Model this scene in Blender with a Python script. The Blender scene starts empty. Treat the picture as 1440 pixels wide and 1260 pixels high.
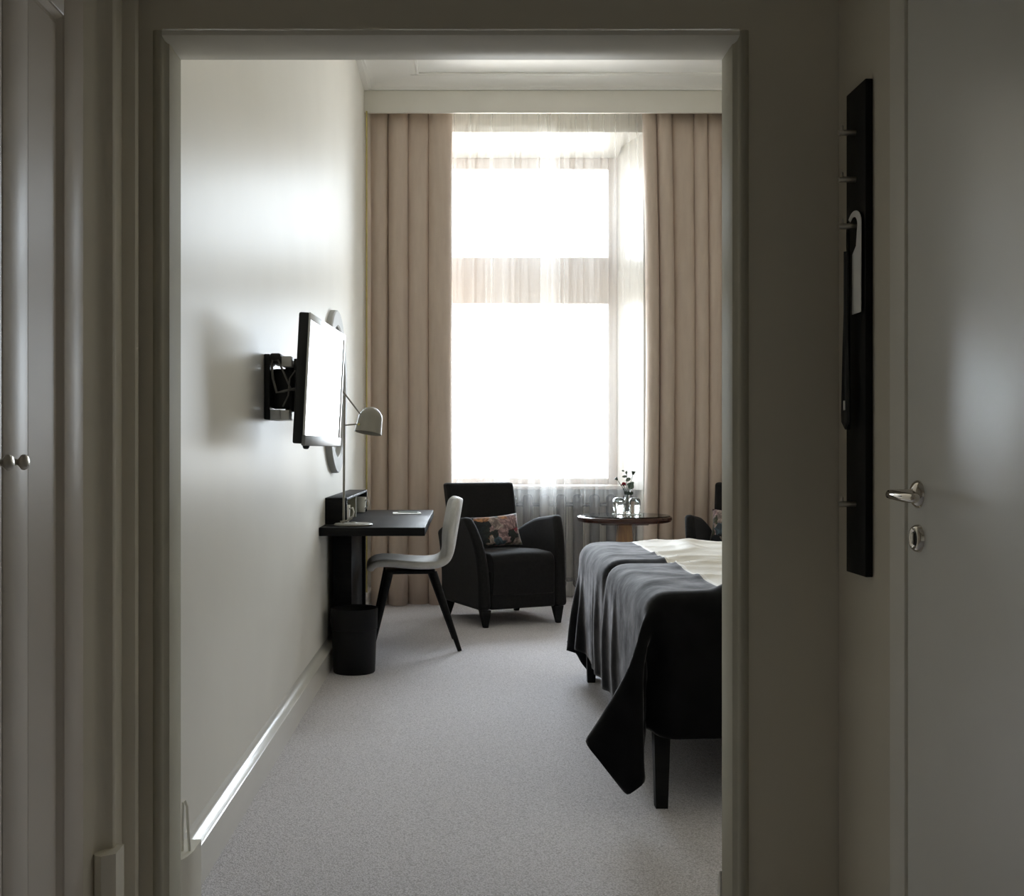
import bpy, bmesh, math, random
import numpy as np
from mathutils import Vector, Matrix

# ------------------------------------------------------------------ camera, world, light, exposure
SC = bpy.context.scene
COL = SC.collection
F = 1550.0                      # focal length in pixels of the 1440x1260 frame
VX, VY = 650.0, 635.0           # vanishing point
H = 1.13                        # camera height
cam_data = bpy.data.cameras.new('camera')
cam = bpy.data.objects.new('camera', cam_data)
COL.objects.link(cam)
cam.location = (0, 0, H)
cam.rotation_euler = (math.radians(90), 0, 0)
cam_data.sensor_fit = 'HORIZONTAL'
cam_data.sensor_width = 36.0
cam_data.lens = 36.0 * F / 1440.0
cam_data.shift_x = (720 - VX) / 1440.0
cam_data.shift_y = -(630 - VY) / 1440.0
cam_data.clip_start = 0.02
SC.camera = cam

world = bpy.data.worlds.new('world')
SC.world = world
world.use_nodes = True
wn, wl = world.node_tree.nodes, world.node_tree.links
wn.clear()
w_out = wn.new('ShaderNodeOutputWorld')
w_bg = wn.new('ShaderNodeBackground')
w_tc = wn.new('ShaderNodeTexCoord')
w_sep = wn.new('ShaderNodeSeparateXYZ')
w_ramp = wn.new('ShaderNodeValToRGB')
w_ramp.color_ramp.elements[0].position = 0.49
w_ramp.color_ramp.elements[0].color = (0.62, 0.60, 0.57, 1)     # streets and roofs below the horizon
w_ramp.color_ramp.elements[1].position = 0.51
w_ramp.color_ramp.elements[1].color = (0.88, 0.96, 1.05, 1)      # overcast sky
w_map = wn.new('ShaderNodeMath'); w_map.operation = 'MULTIPLY_ADD'
w_map.inputs[1].default_value = 0.5; w_map.inputs[2].default_value = 0.5
wl.new(w_tc.outputs['Generated'], w_sep.inputs[0])
wl.new(w_sep.outputs['Z'], w_map.inputs[0])
wl.new(w_map.outputs[0], w_ramp.inputs[0])
wl.new(w_ramp.outputs[0], w_bg.inputs[0])
w_bg.inputs[1].default_value = 9.0
wl.new(w_bg.outputs[0], w_out.inputs[0])

portal_data = bpy.data.lights.new('window_daylight_portal', 'AREA')
portal_data.shape = 'RECTANGLE'
portal_data.size, portal_data.size_y = 1.50, 2.60
portal_data.cycles.is_portal = True
portal = bpy.data.objects.new('window_daylight_portal', portal_data)
COL.objects.link(portal)
portal.location = (0.45, 8.86, 2.15)
portal.rotation_euler = (math.radians(-90), 0, 0)    # faces into the room

SC.view_settings.view_transform = 'Standard'
SC.view_settings.look = 'None'
SC.view_settings.gamma = 1.0
SC.view_settings.use_curve_mapping = False
SC.view_settings.exposure = 1.78
SC.cycles.max_bounces = 18
SC.cycles.diffuse_bounces = 14
SC.cycles.transparent_max_bounces = 24

random.seed(4)
PI = math.pi

# ------------------------------------------------------------------ helpers
def px(x, y, Y):
    """point at depth Y seen at pixel x, y"""
    return Vector(((x - VX) * Y / F, Y, H - (y - VY) * Y / F))

def tag(o, label=None, cat=None, group=None, kind=None):
    if label: o['label'] = label
    if cat: o['category'] = cat
    if group: o['group'] = group
    if kind: o['kind'] = kind
    return o

def empty(name, loc=(0, 0, 0), rz=0.0):
    o = bpy.data.objects.new(name, None)
    o.empty_display_size = 0.05
    COL.objects.link(o)
    o.location = loc
    o.rotation_euler = (0, 0, rz)
    return o

class MB:
    """collects shapes into one bmesh; build() links them as one mesh object"""
    def __init__(self):
        self.bm = bmesh.new()

    def box(self, x0, x1, y0, y1, z0, z1, bevel=0.0, seg=2):
        bm = bmesh.new()
        bmesh.ops.create_cube(bm, size=1.0)
        for v in bm.verts:
            v.co = Vector(((x0 + x1) / 2 + v.co.x * (x1 - x0), (y0 + y1) / 2 + v.co.y * (y1 - y0), (z0 + z1) / 2 + v.co.z * (z1 - z0)))
        if bevel > 0:
            bmesh.ops.bevel(bm, geom=list(bm.edges), offset=bevel, segments=seg, profile=0.5, affect='EDGES', clamp_overlap=True)
        self._join(bm)
        return self

    def _join(self, bm):
        me = bpy.data.meshes.new('tmp')
        bm.to_mesh(me)
        bm.free()
        self.bm.from_mesh(me)
        bpy.data.meshes.remove(me)

    def lathe(self, prof, n=32, c=(0, 0, 0), axis='Z', close=False):
        """prof: list of (r, h) points revolved about the axis through c"""
        bm = self.bm
        rings = []
        for r, h in prof:
            ring = []
            if r < 1e-6:
                v = bm.verts.new(self._ax(0, 0, h, c, axis))
                ring = [v] * n
            else:
                for k in range(n):
                    a = 2 * PI * k / n
                    ring.append(bm.verts.new(self._ax(r * math.cos(a), r * math.sin(a), h, c, axis)))
            rings.append(ring)
        pairs = list(zip(rings[:-1], rings[1:]))
        if close:
            pairs.append((rings[-1], rings[0]))
        for a, b in pairs:
            for k in range(n):
                k2 = (k + 1) % n
                vs = []
                for v in (a[k], a[k2], b[k2], b[k]):
                    if v not in vs:
                        vs.append(v)
                if len(vs) >= 3:
                    try:
                        bm.faces.new(vs)
                    except ValueError:
                        pass
        return self

    def _ax(self, a, b, h, c, axis):
        if axis == 'Z': p = (a, b, h)
        elif axis == 'X': p = (h, a, b)
        else: p = (b, h, a)
        return Vector(p) + Vector(c)

    def tube(self, pts, r, n=10, caps=True):
        """swept tube along pts; r a number or one per point"""
        pts = [Vector(p) for p in pts]
        rs = r if isinstance(r, (list, tuple)) else [r] * len(pts)
        bm = self.bm
        rings = []
        up = None
        for i, p in enumerate(pts):
            t = (pts[min(i + 1, len(pts) - 1)] - pts[max(i - 1, 0)]).normalized()
            if up is None:
                up = Vector((0, 0, 1)) if abs(t.z) < 0.9 else Vector((1, 0, 0))
            s = t.cross(up).normalized()
            up = s.cross(t).normalized()
            rings.append([bm.verts.new(p + (s * math.cos(2 * PI * k / n) + up * math.sin(2 * PI * k / n)) * rs[i]) for k in range(n)])
        for a, b in zip(rings[:-1], rings[1:]):
            for k in range(n):
                bm.faces.new((a[k], a[(k + 1) % n], b[(k + 1) % n], b[k]))
        if caps:
            bm.faces.new(rings[0][::-1]); bm.faces.new(rings[-1])
        return self

    def prism(self, poly, z0, z1, axis='Z'):
        """polygon extruded along an axis; poly points are (x, y) for Z, (x, z) for Y, (y, z) for X"""
        bm = self.bm
        def mk(p, h):
            if axis == 'Z': return (p[0], p[1], h)
            if axis == 'Y': return (p[0], h, p[1])
            return (h, p[0], p[1])
        a = [bm.verts.new(mk(p, z0)) for p in poly]
        b = [bm.verts.new(mk(p, z1)) for p in poly]
        bm.faces.new(a[::-1]); bm.faces.new(b)
        n = len(poly)
        for k in range(n):
            bm.faces.new((a[k], a[(k + 1) % n], b[(k + 1) % n], b[k]))
        return self

    def frustum(self, b, t, z0, z1):
        """b and t are (x0, x1, y0, y1) rectangles at z0 and z1"""
        bm = self.bm
        lo = [bm.verts.new(p) for p in ((b[0], b[2], z0), (b[1], b[2], z0), (b[1], b[3], z0), (b[0], b[3], z0))]
        hi = [bm.verts.new(p) for p in ((t[0], t[2], z1), (t[1], t[2], z1), (t[1], t[3], z1), (t[0], t[3], z1))]
        bm.faces.new(lo[::-1]); bm.faces.new(hi)
        for k in range(4):
            bm.faces.new((lo[k], lo[(k + 1) % 4], hi[(k + 1) % 4], hi[k]))
        return self

    def grid(self, rows, closed_u=False):
        """rows of points -> quads"""
        bm = self.bm
        vs = [[bm.verts.new(p) for p in r] for r in rows]
        for i in range(len(vs) - 1):
            n = len(vs[i])
            for j in range(n if closed_u else n - 1):
                j2 = (j + 1) % n
                bm.faces.new((vs[i][j], vs[i][j2], vs[i + 1][j2], vs[i + 1][j]))
        return self

    def quad(self, *pts):
        self.bm.faces.new([self.bm.verts.new(p) for p in pts])
        return self

    def xform(self, m):
        self.bm.transform(m)
        return self

    def build(self, name, mat, parent=None, smooth=None, recalc=True):
        bm = self.bm
        if recalc:
            bmesh.ops.recalc_face_normals(bm, faces=list(bm.faces))
        me = bpy.data.meshes.new(name)
        bm.to_mesh(me)
        bm.free()
        o = bpy.data.objects.new(name, me)
        COL.objects.link(o)
        if mat is not None:
            me.materials.append(mat)
        if smooth == 40: smooth = 25
        if smooth is not None:
            for p in me.polygons: p.use_smooth = True
            if smooth < 179:
                try:
                    me.set_sharp_from_angle(angle=math.radians(smooth))
                except Exception:
                    pass
        if parent is not None:
            o.parent = parent
        return o

def bevel_mod(o, w, seg=3, ang=35):
    m = o.modifiers.new('bevel', 'BEVEL')
    m.width = w; m.segments = seg; m.limit_method = 'ANGLE'; m.angle_limit = math.radians(ang)
    return o

def subsurf(o, lv=2):
    m = o.modifiers.new('subsurf', 'SUBSURF')
    m.levels = lv; m.render_levels = lv
    return o

def solidify(o, t, off=0.0):
    m = o.modifiers.new('solidify', 'SOLIDIFY')
    m.thickness = t; m.offset = off
    return o

def copy_tree(o, parent=None):
    c = o.copy()
    COL.objects.link(c)
    c.parent = parent
    for ch in list(o.children):
        copy_tree(ch, c)
    return c

# ------------------------------------------------------------------ materials
def principled(name, color, rough=0.5, metal=0.0, spec=0.5, sheen=0.0, sheen_tint=(1, 1, 1), coat=0.0):
    m = bpy.data.materials.new(name)
    m.use_nodes = True
    b = m.node_tree.nodes['Principled BSDF']
    b.inputs['Base Color'].default_value = (*color, 1)
    b.inputs['Roughness'].default_value = rough
    b.inputs['Metallic'].default_value = metal
    b.inputs['Specular IOR Level'].default_value = spec
    b.inputs['Sheen Weight'].default_value = sheen
    b.inputs['Sheen Tint'].default_value = (*sheen_tint, 1)
    b.inputs['Coat Weight'].default_value = coat
    return m

def vary(m, color2, scale=4.0, detail=3.0, lo=0.35, hi=0.65, stretch=None):
    """mix the base colour with a second one by object-space noise"""
    nt = m.node_tree; n = nt.nodes; l = nt.links
    b = n['Principled BSDF']
    c1 = tuple(b.inputs['Base Color'].default_value)
    tc = n.new('ShaderNodeTexCoord')
    noise = n.new('ShaderNodeTexNoise')
    noise.inputs['Scale'].default_value = scale
    noise.inputs['Detail'].default_value = detail
    src = tc.outputs['Object']
    if stretch:
        mp = n.new('ShaderNodeMapping'); mp.inputs['Scale'].default_value = stretch
        l.new(src, mp.inputs[0]); src = mp.outputs[0]
    l.new(src, noise.inputs['Vector'])
    r = n.new('ShaderNodeValToRGB')
    r.color_ramp.elements[0].position = lo; r.color_ramp.elements[0].color = c1
    r.color_ramp.elements[1].position = hi; r.color_ramp.elements[1].color = (*color2, 1)
    l.new(noise.outputs['Fac'], r.inputs[0])
    l.new(r.outputs[0], b.inputs['Base Color'])
    return m

def bump(m, scale=60.0, strength=0.1, dist=0.002, kind='noise', detail=2.0, stretch=None):
    nt = m.node_tree; n = nt.nodes; l = nt.links
    b = n['Principled BSDF']
    tc = n.new('ShaderNodeTexCoord')
    t = n.new('ShaderNodeTexNoise' if kind == 'noise' else 'ShaderNodeTexVoronoi')
    t.inputs['Scale'].default_value = scale
    if kind == 'noise': t.inputs['Detail'].default_value = detail
    src = tc.outputs['Object']
    if stretch:
        mp = n.new('ShaderNodeMapping'); mp.inputs['Scale'].default_value = stretch
        l.new(src, mp.inputs[0]); src = mp.outputs[0]
    l.new(src, t.inputs['Vector'])
    bp = n.new('ShaderNodeBump')
    bp.inputs['Strength'].default_value = strength
    bp.inputs['Distance'].default_value = dist
    l.new(t.outputs['Fac' if kind == 'noise' else 'Distance'], bp.inputs['Height'])
    l.new(bp.outputs[0], b.inputs['Normal'])
    return m

def eggshell(m, fac=0.05, rough=0.32):
    """matt paint with a thin, constant satin reflection"""
    nt = m.node_tree; n = nt.nodes; l = nt.links
    b = n['Principled BSDF']
    b.inputs['Specular IOR Level'].default_value = 0.0
    g = n.new('ShaderNodeBsdfGlossy'); g.inputs['Roughness'].default_value = rough
    mx = n.new('ShaderNodeMixShader'); mx.inputs[0].default_value = fac
    l.new(b.outputs[0], mx.inputs[1]); l.new(g.outputs[0], mx.inputs[2])
    if b.inputs['Normal'].is_linked:
        l.new(b.inputs['Normal'].links[0].from_socket, g.inputs['Normal'])
    l.new(mx.outputs[0], n['Material Output'].inputs[0])
    return m

M = {}
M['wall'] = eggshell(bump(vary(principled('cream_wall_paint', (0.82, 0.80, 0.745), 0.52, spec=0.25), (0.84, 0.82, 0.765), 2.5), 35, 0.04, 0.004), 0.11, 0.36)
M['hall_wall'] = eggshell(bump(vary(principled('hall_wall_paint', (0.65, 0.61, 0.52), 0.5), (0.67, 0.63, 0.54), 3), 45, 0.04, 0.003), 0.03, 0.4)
M['trim'] = eggshell(bump(vary(principled('cream_gloss_trim', (0.76, 0.74, 0.675), 0.3), (0.78, 0.76, 0.695), 6), 20, 0.05, 0.002), 0.08, 0.4)
M['jamb'] = eggshell(bump(vary(principled('olive_grey_jamb_paint', (0.40, 0.38, 0.31), 0.4), (0.42, 0.40, 0.33), 6), 20, 0.05, 0.002), 0.02, 0.4)
M['skirting'] = vary(principled('white_gloss_skirting', (0.78, 0.77, 0.73), 0.22), (0.80, 0.79, 0.75), 5)
M['ceiling'] = vary(principled('white_ceiling_paint', (0.88, 0.875, 0.84), 0.6), (0.9, 0.895, 0.86), 3)
M['wardrobe'] = eggshell(bump(vary(principled('grey_beige_wardrobe_lacquer', (0.56, 0.51, 0.45), 0.28), (0.58, 0.53, 0.47), 4), 18, 0.03, 0.002), 0.09, 0.34)
M['door'] = eggshell(bump(vary(principled('grey_door_lacquer', (0.82, 0.815, 0.775), 0.34), (0.84, 0.835, 0.795), 5), 90, 0.12, 0.0015, detail=4), 0.26, 0.36)
M['frame_white'] = vary(principled('window_frame_paint', (0.58, 0.51, 0.46), 0.45), (0.60, 0.53, 0.48), 5)
M['steel'] = bump(principled('brushed_steel', (0.55, 0.52, 0.47), 0.3, 1.0), 300, 0.03, 0.0005)
M['chrome'] = bump(principled('polished_nickel', (0.72, 0.68, 0.62), 0.08, 1.0), 15, 0.01, 0.0005)
M['black_wood'] = bump(vary(principled('black_stained_wood', (0.005, 0.005, 0.0055), 0.48, spec=0.14), (0.009, 0.0085, 0.0085), 6, stretch=(1, 12, 12)), 60, 0.05, 0.001, stretch=(1, 0.1, 1))
M['black_board'] = vary(principled('matt_black_board', (0.004, 0.004, 0.004), 0.55, spec=0.2), (0.007, 0.0065, 0.006), 8)
M['black_plastic'] = vary(principled('black_plastic', (0.006, 0.0065, 0.007), 0.4, spec=0.35), (0.010, 0.0105, 0.011), 10)
M['bin_black'] = vary(principled('black_bin_enamel', (0.003, 0.003, 0.0036), 0.5, spec=0.25), (0.005, 0.005, 0.006), 10)
M['screen'] = vary(principled('tv_screen_glass', (0.015, 0.016, 0.018), 0.10, coat=1.0), (0.018, 0.019, 0.021), 3)
M['silver'] = vary(principled('silver_plastic', (0.62, 0.63, 0.63), 0.35, 0.3), (0.66, 0.67, 0.67), 10)
M['grey_plastic'] = vary(principled('mid_grey_plastic', (0.16, 0.165, 0.17), 0.45, spec=0.3), (0.19, 0.195, 0.2), 10)
M['cable_grey'] = vary(principled('grey_cable', (0.16, 0.155, 0.14), 0.5), (0.2, 0.19, 0.175), 30)
M['white_plastic'] = vary(principled('white_plastic', (0.75, 0.75, 0.73), 0.4), (0.8, 0.8, 0.78), 10)
M['dark_fabric'] = bump(vary(principled('charcoal_upholstery', (0.0075, 0.007, 0.0072), 0.85, spec=0.2, sheen=0.10, sheen_tint=(0.7, 0.7, 0.75)), (0.011, 0.0105, 0.0105), 60), 700, 0.25, 0.001)
M['chair_fabric'] = bump(vary(principled('light_grey_upholstery', (0.52, 0.51, 0.48), 0.6, sheen=0.2), (0.57, 0.56, 0.53), 40), 500, 0.15, 0.0008)
M['lamp'] = vary(principled('warm_grey_lamp_enamel', (0.23, 0.215, 0.18), 0.45), (0.25, 0.235, 0.2), 8)
M['brass'] = vary(principled('brass', (0.50, 0.43, 0.17), 0.35, 1.0), (0.55, 0.48, 0.2), 20)
M['paper'] = vary(principled('white_paper', (0.85, 0.85, 0.84), 0.7), (0.88, 0.88, 0.87), 10)
M['grey_card'] = vary(principled('grey_green_card', (0.28, 0.33, 0.31), 0.5), (0.33, 0.38, 0.36), 20)
M['porcelain'] = vary(principled('white_porcelain', (0.82, 0.81, 0.76), 0.15), (0.85, 0.84, 0.79), 8)
M['olive'] = vary(principled('olive_grey_lining', (0.33, 0.33, 0.24), 0.5), (0.36, 0.36, 0.27), 8)
M['mirror'] = vary(principled('mirror_glass', (0.88, 0.9, 0.9), 0.02, 1.0), (0.9, 0.92, 0.92), 2)
M['mirror_frame'] = vary(principled('pale_grey_mirror_frame', (0.46, 0.47, 0.47), 0.6, spec=0.15), (0.49, 0.50, 0.50), 6)
M['curtain'] = bump(vary(principled('taupe_curtain_cloth', (0.56, 0.46, 0.385), 0.8, sheen=0.15), (0.60, 0.50, 0.42), 30, stretch=(1, 1, 0.15)), 600, 0.12, 0.001)
M['cream_cloth'] = bump(vary(principled('cream_cotton', (0.74, 0.70, 0.62), 0.65, sheen=0.2), (0.78, 0.74, 0.66), 5), 11, 0.35, 0.02, detail=5)
M['velvet'] = bump(vary(principled('black_velvet', (0.003, 0.0029, 0.0032), 0.8, spec=0.1, sheen=0.5, sheen_tint=(0.76, 0.74, 0.76)), (0.006, 0.0057, 0.0066), 14, 5), 6, 0.22, 0.02, detail=4)
M['velvet'].node_tree.nodes['Principled BSDF'].inputs['Sheen Roughness'].default_value = 0.28
def velvet_nap(m):
    n = m.node_tree.nodes; l = m.node_tree.links
    tc = n.new('ShaderNodeTexCoord'); ns = n.new('ShaderNodeTexNoise')
    ns.inputs['Scale'].default_value = 7.0; ns.inputs['Detail'].default_value = 6.0; ns.inputs['Roughness'].default_value = 0.65
    mr = n.new('ShaderNodeMapRange')
    mr.inputs['From Min'].default_value = 0.33; mr.inputs['From Max'].default_value = 0.68
    mr.inputs['To Min'].default_value = 0.22; mr.inputs['To Max'].default_value = 0.85
    l.new(tc.outputs['Object'], ns.inputs['Vector']); l.new(ns.outputs['Fac'], mr.inputs['Value'])
    l.new(mr.outputs[0], n['Principled BSDF'].inputs['Sheen Weight'])
velvet_nap(M['velvet'])
M['seam'] = vary(principled('pale_piping', (0.5, 0.47, 0.42), 0.7), (0.55, 0.52, 0.46), 20)
M['mahogany'] = bump(vary(principled('polished_mahogany', (0.035, 0.011, 0.008), 0.25), (0.06, 0.02, 0.012), 5, stretch=(1, 9, 9)), 40, 0.02, 0.001)
M['table_wood'] = vary(principled('amber_wood', (0.34, 0.17, 0.05), 0.3), (0.22, 0.10, 0.035), 6, stretch=(8, 8, 1))
M['mattress'] = vary(principled('white_mattress_ticking', (0.7, 0.69, 0.66), 0.8), (0.74, 0.73, 0.7), 12)
M['radiator'] = vary(principled('grey_radiator_enamel', (0.10, 0.10, 0.108), 0.5), (0.115, 0.115, 0.12), 8)
M['stem'] = vary(principled('dark_green_stem', (0.03, 0.05, 0.03), 0.6), (0.05, 0.07, 0.04), 40)
M['leaf'] = vary(principled('grey_green_leaf', (0.12, 0.17, 0.13), 0.6), (0.2, 0.25, 0.2), 40)
M['red_flower'] = vary(principled('dark_red_petal', (0.25, 0.012, 0.03), 0.6), (0.4, 0.03, 0.05), 60)

def glass_mat(name, tint=(1, 1, 1), rough=0.0, ior=1.5):
    m = bpy.data.materials.new(name)
    m.use_nodes = True
    n = m.node_tree.nodes; l = m.node_tree.links
    n.clear()
    o = n.new('ShaderNodeOutputMaterial')
    g = n.new('ShaderNodeBsdfGlossy'); g.inputs['Roughness'].default_value = rough
    t = n.new('ShaderNodeBsdfTransparent'); t.inputs['Color'].default_value = (*tint, 1)
    fr = n.new('ShaderNodeFresnel'); fr.inputs['IOR'].default_value = ior
    mx = n.new('ShaderNodeMixShader')
    l.new(fr.outputs[0], mx.inputs[0]); l.new(t.outputs[0], mx.inputs[1]); l.new(g.outputs[0], mx.inputs[2])
    l.new(mx.outputs[0], o.inputs[0])
    return m
M['pane'] = glass_mat('window_glass', (0.97, 0.98, 0.98))
M['table_glass'] = glass_mat('table_top_glass', (0.80, 0.92, 0.90))
M['glassware'] = vary(principled('clear_glassware', (0.97, 0.99, 1.0), 0.0), (0.98, 1.0, 1.0), 5)
M['glassware'].node_tree.nodes['Principled BSDF'].inputs['Transmission Weight'].default_value = 1.0
M['glassware'].node_tree.nodes['Principled BSDF'].inputs['IOR'].default_value = 1.45

def sheer_mat():
    m = bpy.data.materials.new('white_sheer_voile')
    m.use_nodes = True
    n = m.node_tree.nodes; l = m.node_tree.links
    n.clear()
    o = n.new('ShaderNodeOutputMaterial')
    tr = n.new('ShaderNodeBsdfTransparent'); tr.inputs['Color'].default_value = (1, 1, 1, 1)
    tl = n.new('ShaderNodeBsdfTranslucent'); tl.inputs['Color'].default_value = (0.86, 0.86, 0.85, 1)
    df = n.new('ShaderNodeBsdfDiffuse'); df.inputs['Color'].default_value = (0.86, 0.85, 0.83, 1)
    a = n.new('ShaderNodeMixShader'); a.inputs[0].default_value = 0.5
    b = n.new('ShaderNodeMixShader')
    # weave: density varies in fine vertical threads
    tc = n.new('ShaderNodeTexCoord'); mp = n.new('ShaderNodeMapping'); mp.inputs['Scale'].default_value = (34, 34, 0.4)
    ns = n.new('ShaderNodeTexNoise'); ns.inputs['Scale'].default_value = 1.0; ns.inputs['Detail'].default_value = 3
    mr = n.new('ShaderNodeMapRange'); mr.inputs['From Min'].default_value = 0.3; mr.inputs['From Max'].default_value = 0.7
    mr.inputs['To Min'].default_value = 0.09; mr.inputs['To Max'].default_value = 0.31
    l.new(tc.outputs['Object'], mp.inputs[0]); l.new(mp.outputs[0], ns.inputs['Vector']); l.new(ns.outputs['Fac'], mr.inputs['Value'])
    l.new(tl.outputs[0], a.inputs[1]); l.new(df.outputs[0], a.inputs[2])
    l.new(mr.outputs[0], b.inputs[0]); l.new(tr.outputs[0], b.inputs[1]); l.new(a.outputs[0], b.inputs[2])
    l.new(b.outputs[0], o.inputs[0])
    return m
M['sheer'] = sheer_mat()

def carpet_mat():
    m = principled('grey_mauve_loop_carpet', (0.35, 0.32, 0.32), 0.95, spec=0.15)
    nt = m.node_tree; n = nt.nodes; l = nt.links; b = n['Principled BSDF']
    tc = n.new('ShaderNodeTexCoord')
    v = n.new('ShaderNodeTexVoronoi'); v.inputs['Scale'].default_value = 210
    l.new(tc.outputs['Object'], v.inputs['Vector'])
    r = n.new('ShaderNodeValToRGB')
    r.color_ramp.elements[0].position = 0.0; r.color_ramp.elements[0].color = (0.90, 0.88, 0.925, 1)
    r.color_ramp.elements[1].position = 0.75; r.color_ramp.elements[1].color = (0.52, 0.505, 0.53, 1)
    l.new(v.outputs['Distance'], r.inputs[0])
    ns = n.new('ShaderNodeTexNoise'); ns.inputs['Scale'].default_value = 90; ns.inputs['Detail'].default_value = 4
    l.new(tc.outputs['Object'], ns.inputs['Vector'])
    mx = n.new('ShaderNodeMixRGB'); mx.blend_type = 'OVERLAY'; mx.inputs[0].default_value = 0.35
    l.new(r.outputs[0], mx.inputs[1]); l.new(ns.outputs['Fac'], mx.inputs[2])
    l.new(mx.outputs[0], b.inputs['Base Color'])
    bp = n.new('ShaderNodeBump'); bp.inputs['Strength'].default_value = 0.6; bp.inputs['Distance'].default_value = 0.003; bp.invert = True
    l.new(v.outputs['Distance'], bp.inputs['Height']); l.new(bp.outputs[0], b.inputs['Normal'])
    return m
M['carpet'] = carpet_mat()

def floral_mat(name, seed):
    m = principled(name, (0.02, 0.03, 0.05), 0.75, sheen=0.2)
    nt = m.node_tree; n = nt.nodes; l = nt.links; b = n['Principled BSDF']
    tc = n.new('ShaderNodeTexCoord')
    mp = n.new('ShaderNodeMapping'); mp.inputs['Location'].default_value = (seed * 1.7, seed * 0.6, seed * 2.3)
    l.new(tc.outputs['Object'], mp.inputs[0])
    nz = n.new('ShaderNodeTexNoise'); nz.inputs['Scale'].default_value = 14; nz.inputs['Detail'].default_value = 4
    l.new(mp.outputs[0], nz.inputs['Vector'])
    ad = n.new('ShaderNodeMixRGB'); ad.blend_type = 'LINEAR_LIGHT'; ad.inputs[0].default_value = 0.07
    l.new(mp.outputs[0], ad.inputs[1]); l.new(nz.outputs['Color'], ad.inputs[2])
    v = n.new('ShaderNodeTexVoronoi'); v.inputs['Scale'].default_value = 14.0
    l.new(ad.outputs[0], v.inputs['Vector'])
    sp = n.new('ShaderNodeSeparateColor'); l.new(v.outputs['Color'], sp.inputs[0])
    r = n.new('ShaderNodeValToRGB'); r.color_ramp.interpolation = 'CONSTANT'
    cols = [(0.0, (0.012, 0.02, 0.028)), (0.16, (0.50, 0.33, 0.32)), (0.38, (0.018, 0.028, 0.026)), (0.54, (0.52, 0.24, 0.10)), (0.60, (0.52, 0.42, 0.36)), (0.72, (0.09, 0.15, 0.19)), (0.84, (0.07, 0.075, 0.03)), (0.94, (0.40, 0.05, 0.08))]
    el = r.color_ramp.elements
    el[0].position = 0.0; el[0].color = (*cols[0][1], 1)
    el[1].position = cols[1][0]; el[1].color = (*cols[1][1], 1)
    for p, c in cols[2:]:
        e = el.new(p); e.color = (*c, 1)
    l.new(sp.outputs[0], r.inputs[0])
    # petals darken to their rims
    v2 = n.new('ShaderNodeTexVoronoi'); v2.inputs['Scale'].default_value = 42.0
    l.new(ad.outputs[0], v2.inputs['Vector'])
    r2 = n.new('ShaderNodeValToRGB')
    r2.color_ramp.elements[0].position = 0.1; r2.color_ramp.elements[0].color = (1, 1, 1, 1)
    r2.color_ramp.elements[1].position = 0.75; r2.color_ramp.elements[1].color = (0.12, 0.1, 0.13, 1)
    l.new(v2.outputs['Distance'], r2.inputs[0])
    mx = n.new('ShaderNodeMixRGB'); mx.blend_type = 'MULTIPLY'; mx.inputs[0].default_value = 0.8
    l.new(r.outputs[0], mx.inputs[1]); l.new(r2.outputs[0], mx.inputs[2])
    l.new(mx.outputs[0], b.inputs['Base Color'])
    return m

# ------------------------------------------------------------------ the setting
XL, XR = -0.71, 2.80            # room side walls
YP0, YP1 = 2.46, 2.58           # partition with the opening
YW = 8.22                       # inner face of the window wall
ZC = 3.80                       # room ceiling
OX0, OX1 = (228 - VX) * YP0 / F, (1040 - VX) * YP0 / F
OZ = H + (VY - 52) * YP0 / F
HX0, HX1 = -0.74, 0.84          # hall side planes
HZ = 2.55

def struct(name, mb, mat, label, cat, smooth=None):
    o = mb.build(name, mat, smooth=smooth)
    return tag(o, label, cat, kind='structure')

struct('floor', MB().box(-1.6, 3.2, -1.5, 9.2, -0.12, 0.0), M['carpet'], 'grey mauve loop pile carpet covering the whole floor', 'floor')
struct('ceiling', MB().box(XL - 0.2, XR + 0.2, YP0 + 0.02, 9.2, ZC, ZC + 0.12), M['ceiling'], 'white ceiling high above the bedroom', 'ceiling')
struct('ceiling_hall', MB().box(-1.5, 1.1, -1.4, YP0 - 0.005, HZ, HZ + 0.1), M['ceiling'], 'low ceiling of the dark entrance hall', 'ceiling')
struct('wall_left', MB().box(XL - 0.2, XL, YP1, 9.2, 0, ZC), M['wall'], 'pale cream bedroom wall carrying the television and round mirror', 'wall')
struct('wall_right', MB().box(XR, XR + 0.2, YP1, 9.2, 0, ZC), M['wall'], 'cream bedroom wall behind the head of the bed', 'wall')

mb = MB()
mb.box(-1.5, OX0, YP0, YP1, 0, ZC)
mb.box(OX1, XR + 0.2, YP0, YP1, 0, ZC)
mb.box(OX0, OX1, YP0, YP1, OZ, ZC)
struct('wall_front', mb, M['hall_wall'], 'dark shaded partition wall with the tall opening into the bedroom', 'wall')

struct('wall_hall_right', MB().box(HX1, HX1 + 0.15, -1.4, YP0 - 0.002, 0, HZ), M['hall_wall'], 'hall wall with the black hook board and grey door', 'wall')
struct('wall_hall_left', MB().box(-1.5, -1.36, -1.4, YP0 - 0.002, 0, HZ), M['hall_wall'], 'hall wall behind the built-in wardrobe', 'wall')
struct('wall_hall_back', MB().box(-1.5, 1.1, -1.4, -1.25, 0, HZ), M['hall_wall'], 'end wall of the hall behind the viewer', 'wall')

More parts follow.
